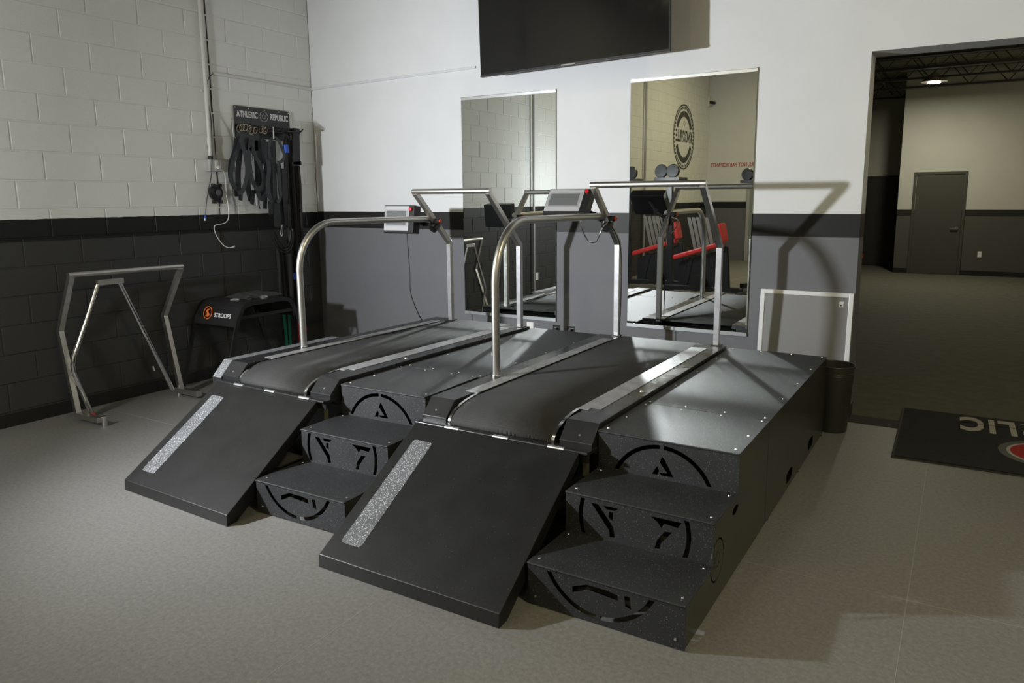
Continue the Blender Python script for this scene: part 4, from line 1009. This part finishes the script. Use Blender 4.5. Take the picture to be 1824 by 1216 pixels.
tv = thing('television', 'large black television mounted above the mirrors', 'television', (3.04, -0.30, 2.575), 0)
tv.rotation_euler = (R_(0.0), R_(-1.35), R_(-1.0))
MB().box((-0.812, 0.0, 0.0), (0.812, 0.028, 0.93)).build('casing', M_tvback, tv, bevel=0.003)
MB().box((-0.802, -0.0025, 0.016), (0.802, 0.0, 0.92)).build('screen', M_tv, tv)
MB().box((-0.812, -0.004, 0.0), (0.812, 0.0, 0.014)).build('bottom_trim', mat('chrome_trim', (0.10, 0.10, 0.11), 0.2, 0.9), tv)
MB().box((-0.802, -0.004, 0.92), (0.802, 0.0, 0.93)).build('top_trim', M_tvback, tv)
MB().box((-0.06, -0.0055, 0.003), (0.06, -0.004, 0.011)).build('brand_bar', M_chrome, tv)
MB().box((-0.35, 0.028, 0.22), (0.35, 0.06, 0.62)).build('rear_bulge', M_tvback, tv, bevel=0.01)
MB().box((-0.2, 0.06, 0.30), (-0.16, 0.10, 0.62)).box((0.16, 0.06, 0.30), (0.20, 0.10, 0.62)).box((-0.03, 0.10, 0.42), (0.03, 0.28, 0.50)).box((-0.2, 0.09, 0.43), (0.2, 0.11, 0.49)).build('wall_arm', M_blackmetal, tv)

wbd = thing('whiteboard', 'grey backed board with white frame leaning at the wall by the opening', 'board', (4.80, -0.075, 0.0), 0)
wbd.rotation_euler = (R_(-3.6), 0, 0)
MB().box((-0.30, 0.0, 0.012), (0.30, 0.010, 0.905)).build('panel', M_board, wbd)
for a, b_ in (((-0.315, -0.006, 0.0), (-0.283, 0.014, 0.92)), ((0.283, -0.006, 0.0), (0.315, 0.014, 0.92))): MB().box(a, b_).build('frame_side', M_boardfr, wbd, bevel=0.004)
for a, b_ in (((-0.283, -0.006, 0.888), (0.283, 0.014, 0.92)), ((-0.283, -0.006, 0.0), (0.283, 0.014, 0.032))): MB().box(a, b_).build('frame_rail', M_boardfr, wbd, bevel=0.004)
MB().box((0.225, -0.002, 0.82), (0.252, 0.0, 0.86)).build('hanger_tab', M_white, wbd)
MB().lathe([(0, 0), (0.006, 0), (0.005, 0.004), (0, 0.004)], 10, frame((0.236, -0.002, 0.832), (1, 0, 0), (0, 0, 1))).build('rivet', M_black, wbd)

for (x0, x1, m, lab, steel) in ((2.485, 2.552, M_white, 'white outlet plate behind the left handrail post', False), (2.745, 2.815, M_chrome, 'left of two steel outlet plates with plugs near the floor', True), (2.885, 2.955, M_chrome, 'right of two steel outlet plates with plugs near the floor', True)):
    t = thing('wall_outlet', lab, 'outlet', ((x0 + x1) / 2, 0, 0.455))
    h = (x1 - x0) / 2
    MB().box((-h, -0.006, -0.055), (h, 0.0, 0.055)).build('cover_plate', m, t, bevel=0.002)
    for zz in (-0.02, 0.02): MB().box((-0.016, -0.009, zz - 0.014), (0.016, -0.006, zz + 0.014)).build('socket', M_black if steel else M_white, t)
    if steel: MB().box((-0.014, -0.035, 0.006), (0.014, -0.009, 0.030)).build('plug', M_black, t, bevel=0.003)

# bin
bn_ = thing('waste_bin', 'dark tapered waste bin standing behind the corner of the right platform', 'bin', (5.050, -0.238, 0.0))
MB().lathe([(0.0, 0.0), (0.098, 0.0), (0.100, 0.004), (0.128, 0.455), (0.1265, 0.455), (0.098, 0.010), (0.0, 0.010)], 40, cap0=False, cap1=False).build('bin_body', M_trash, bn_, smooth=True)
MB().tube([(0.128 * math.cos(a), 0.128 * math.sin(a), 0.457) for a in [2 * PI * i / 40 for i in range(40)]], 0.004, 8, closed=True).build('rolled_rim', M_trash, bn_, smooth=True)
for zz in (0.395, 0.41): MB().tube([((0.1 + 0.028 * zz / 0.455) * math.cos(a), (0.1 + 0.028 * zz / 0.455) * math.sin(a), zz) for a in [2 * PI * i / 40 for i in range(40)]], 0.002, 6, closed=True).build('raised_bead', M_trash, bn_, smooth=True)

# door mat
dm = thing('logo_mat', 'black carpet mat with upside-down white letters and red disc', 'mat', (5.455, -0.655, 0.0), R_(0.8))
MB().box((0.0, 0.0, 0.0), (1.83, 1.225, 0.006)).build('rubber_backing', M_matedge, dm, bevel=0.002)
MB().box((0.018, 0.022, 0.006), (1.812, 1.203, 0.011)).build('pile', M_matpile, dm)
tx_ = text_mesh('REPUBLIC', 0.46, M_matwhite, dm, frame((0.0, 0.985, 0.0125), (-1, 0, 0), (0, -1, 0)), thick=0.003, xs=0.46, bold=0.016, gap=1.16)
mx_ = min(v.co.x for v in tx_.data.vertices)
tx_.data.transform(Matrix.Translation((0.372 - mx_, 0, 0)))
MB().box((0.36, 0.981, 0.0110), (1.80, 0.989, 0.0143)).build('stencil_line', M_matpile, dm)
MB().prism(circle(0.845, 0.455, 0.27, 48), 0.011, 0.0135, 'z').build('grey_ring', M_matgrey, dm)
MB().prism(circle(0.845, 0.455, 0.225, 48), 0.0135, 0.0145, 'z').build('white_ring', M_matwhite, dm)
MB().prism(circle(0.845, 0.455, 0.205, 48), 0.0145, 0.0155, 'z').build('red_disc', M_matred, dm)

# ------------------------------------------------------------------ what the mirrors show of the room behind
lgw = thing('wall_emblem', 'round black KNOXVILLE emblem painted on the block wall, seen in the right mirror', 'emblem', (0.002, -11.38, 2.94))
fm = frame((0, 0, 0), (0, 1, 0), (0, 0, 1)); e1 = MB()
for rr, wd, gp, hf in ((0.73, 0.035, [0.0, PI], 0.001), (0.58, 0.13, [0.0, PI], 0.40)):
    for pc_ in ring_pieces(rr, wd, gp, hf, 30): e1.prism(pc_, 0, 0.003, 'z', fm)
for k in range(48): e1.prism(ring_pieces(0.675, 0.05, [2 * PI * k / 48, 2 * PI * k / 48 + 0.09], 0.005, 2)[0], 0, 0.003, 'z', fm)
e1.build('ring', M_logo, lgw)
text_mesh('KNOXVILLE', 0.36, M_logo, lgw, frame((0.002, 0, 0), (0, 1, 0), (0, 0, 1)), xs=0.60, bold=0.010)
e2 = MB(); fm2 = frame((0, 0, 0.30), (0, 1, 0), (0, 0, 1))
for pc_ in star_pieces(0.10, 0.045, 0.012, 0.004): e2.prism(pc_, 0, 0.003, 'z', fm2)
e2.build('star', M_logo, lgw)
slg = text_mesh('RS, NOT PARTICIPANTS', 0.135, M_redprint, None, frame((0.62, Y_FRONT + 0.002, 2.36), (-1, 0, 0), (0, 0, 1)), name='wall_slogan', xs=0.74, bold=0.003)
print('SLOGAN', slg.dimensions)
tag(slg, 'red slogan letters on the far pale wall, seen in the right mirror', 'lettering')
# camera in the corner
sp_ = thing('corner_camera', 'small white security camera bracket high in the reflected corner', 'camera', (0.02, -13.1, 3.9))
MB().box((-0.02, -0.1, -0.1), (0.02, 0.0, 0.12)).build('bracket', M_white, sp_, bevel=0.004)
MB().tube([(0.0, -0.05, 0.1), (0.0, -0.05, 0.9)], 0.01, 8).build('stem', M_pipe, sp_)
MB().tube([(0.02, -0.05, 0.0), (0.16, -0.02, -0.04)], 0.035, 12).build('lens_barrel', M_black, sp_, smooth=True)
# glazed door in the front wall
dfr = MB().box((1.02, Y_FRONT, 0.0), (1.10, Y_FRONT + 0.04, 2.12)).box((1.86, Y_FRONT, 0.0), (1.94, Y_FRONT + 0.04, 2.12)).box((1.10, Y_FRONT, 2.04), (1.86, Y_FRONT + 0.04, 2.12)).build('door_3', M_boxgrey, bevel=0.004); struct(dfr)
MB().box((1.10, Y_FRONT, 0.0), (1.86, Y_FRONT + 0.02, 2.04)).build('door_leaf', mat('grey_glass_door', (0.25, 0.27, 0.26), 0.15), dfr)
# padded strength machines
def machine(label, loc, rz, s=1.0):
    t = thing('strength_machine', label, 'machine', loc, rz, 'red padded strength machines')
    t.scale = (s, s, s)
    MB().bar([(-0.55, 0, 0.10), (0.75, 0, 0.10)], 0.10, 0.08).bar([(-0.55, -0.3, 0.05), (-0.55, 0.3, 0.05)], 0.08, 0.08).bar([(0.75, -0.3, 0.05), (0.75, 0.3, 0.05)], 0.08, 0.08).bar([(-0.2, 0, 0.1), (-0.1, 0, 0.60)], 0.08, 0.08).bar([(0.5, 0, 0.1), (0.45, 0, 0.80)], 0.08, 0.08).bar([(-0.45, 0, 0.1), (-0.5, 0, 1.85)], 0.09, 0.09).build('frame', M_blackmetal, t, bevel=0.006)
    MB().box((-0.70, -0.22, 1.85), (-0.28, 0.22, 1.90)).build('top_tray', M_blackmetal, t)
    MB().prism([(-0.36, 0.565), (0.40, 0.80), (0.385, 0.875), (-0.375, 0.640)], -0.17, 0.17, 'y').build('seat_pad', M_redpad, t, bevel=0.02)
    MB().prism([(0.38, 0.86), (0.46, 0.88), (0.40, 1.17), (0.32, 1.15)], -0.16, 0.16, 'y').build('back_pad', M_redpad, t, bevel=0.02)
    MB().prism([(-0.3, 0.12), (0.55, 0.12), (0.50, 0.78), (-0.3, 0.52)], -0.02, 0.02, 'y').build('shroud', M_blackmetal, t)
    for xx, zz in ((-0.62, 2.0), (-0.42, 2.0)):
        MB().lathe([(0, -0.04), (0.10, -0.04), (0.115, 0.0), (0.10, 0.04), (0, 0.04)], 20, frame((xx, 0.1, zz), (1, 0, 0), (0, 0, 1)), cap0=False, cap1=False).build('weight_disc', M_side, t, smooth=True)
    MB().lathe([(0, -0.05), (0.13, -0.05), (0.13, 0.05), (0, 0.05)], 20, frame((0.05, 0.12, 0.2), (1, 0, 0), (0, 0, 1)), cap0=False, cap1=False).build('wheel', M_black, t, smooth=True)
    pn = MB()
    for i in range(5): pn.prism([(-0.28 + i * 0.075, 1.25), (-0.225 + i * 0.075, 1.25), (-0.075 + i * 0.075, 0.62), (-0.13 + i * 0.075, 0.62)], -0.28, -0.26, 'y')
    pn.build('weight_shroud', M_shroud, t)
    return t
machine('nearer red padded machine reflected in the right mirror', (2.0, -6.35, 0.0), 0.0)
machine('farther red padded machine at the right edge of the mirror image', (3.05, -7.6, 0.0), R_(12), 0.98)
machine('leftmost reflected machine half hidden by the handrail post', (1.05, -6.9, 0.0), R_(-8), 1.0)
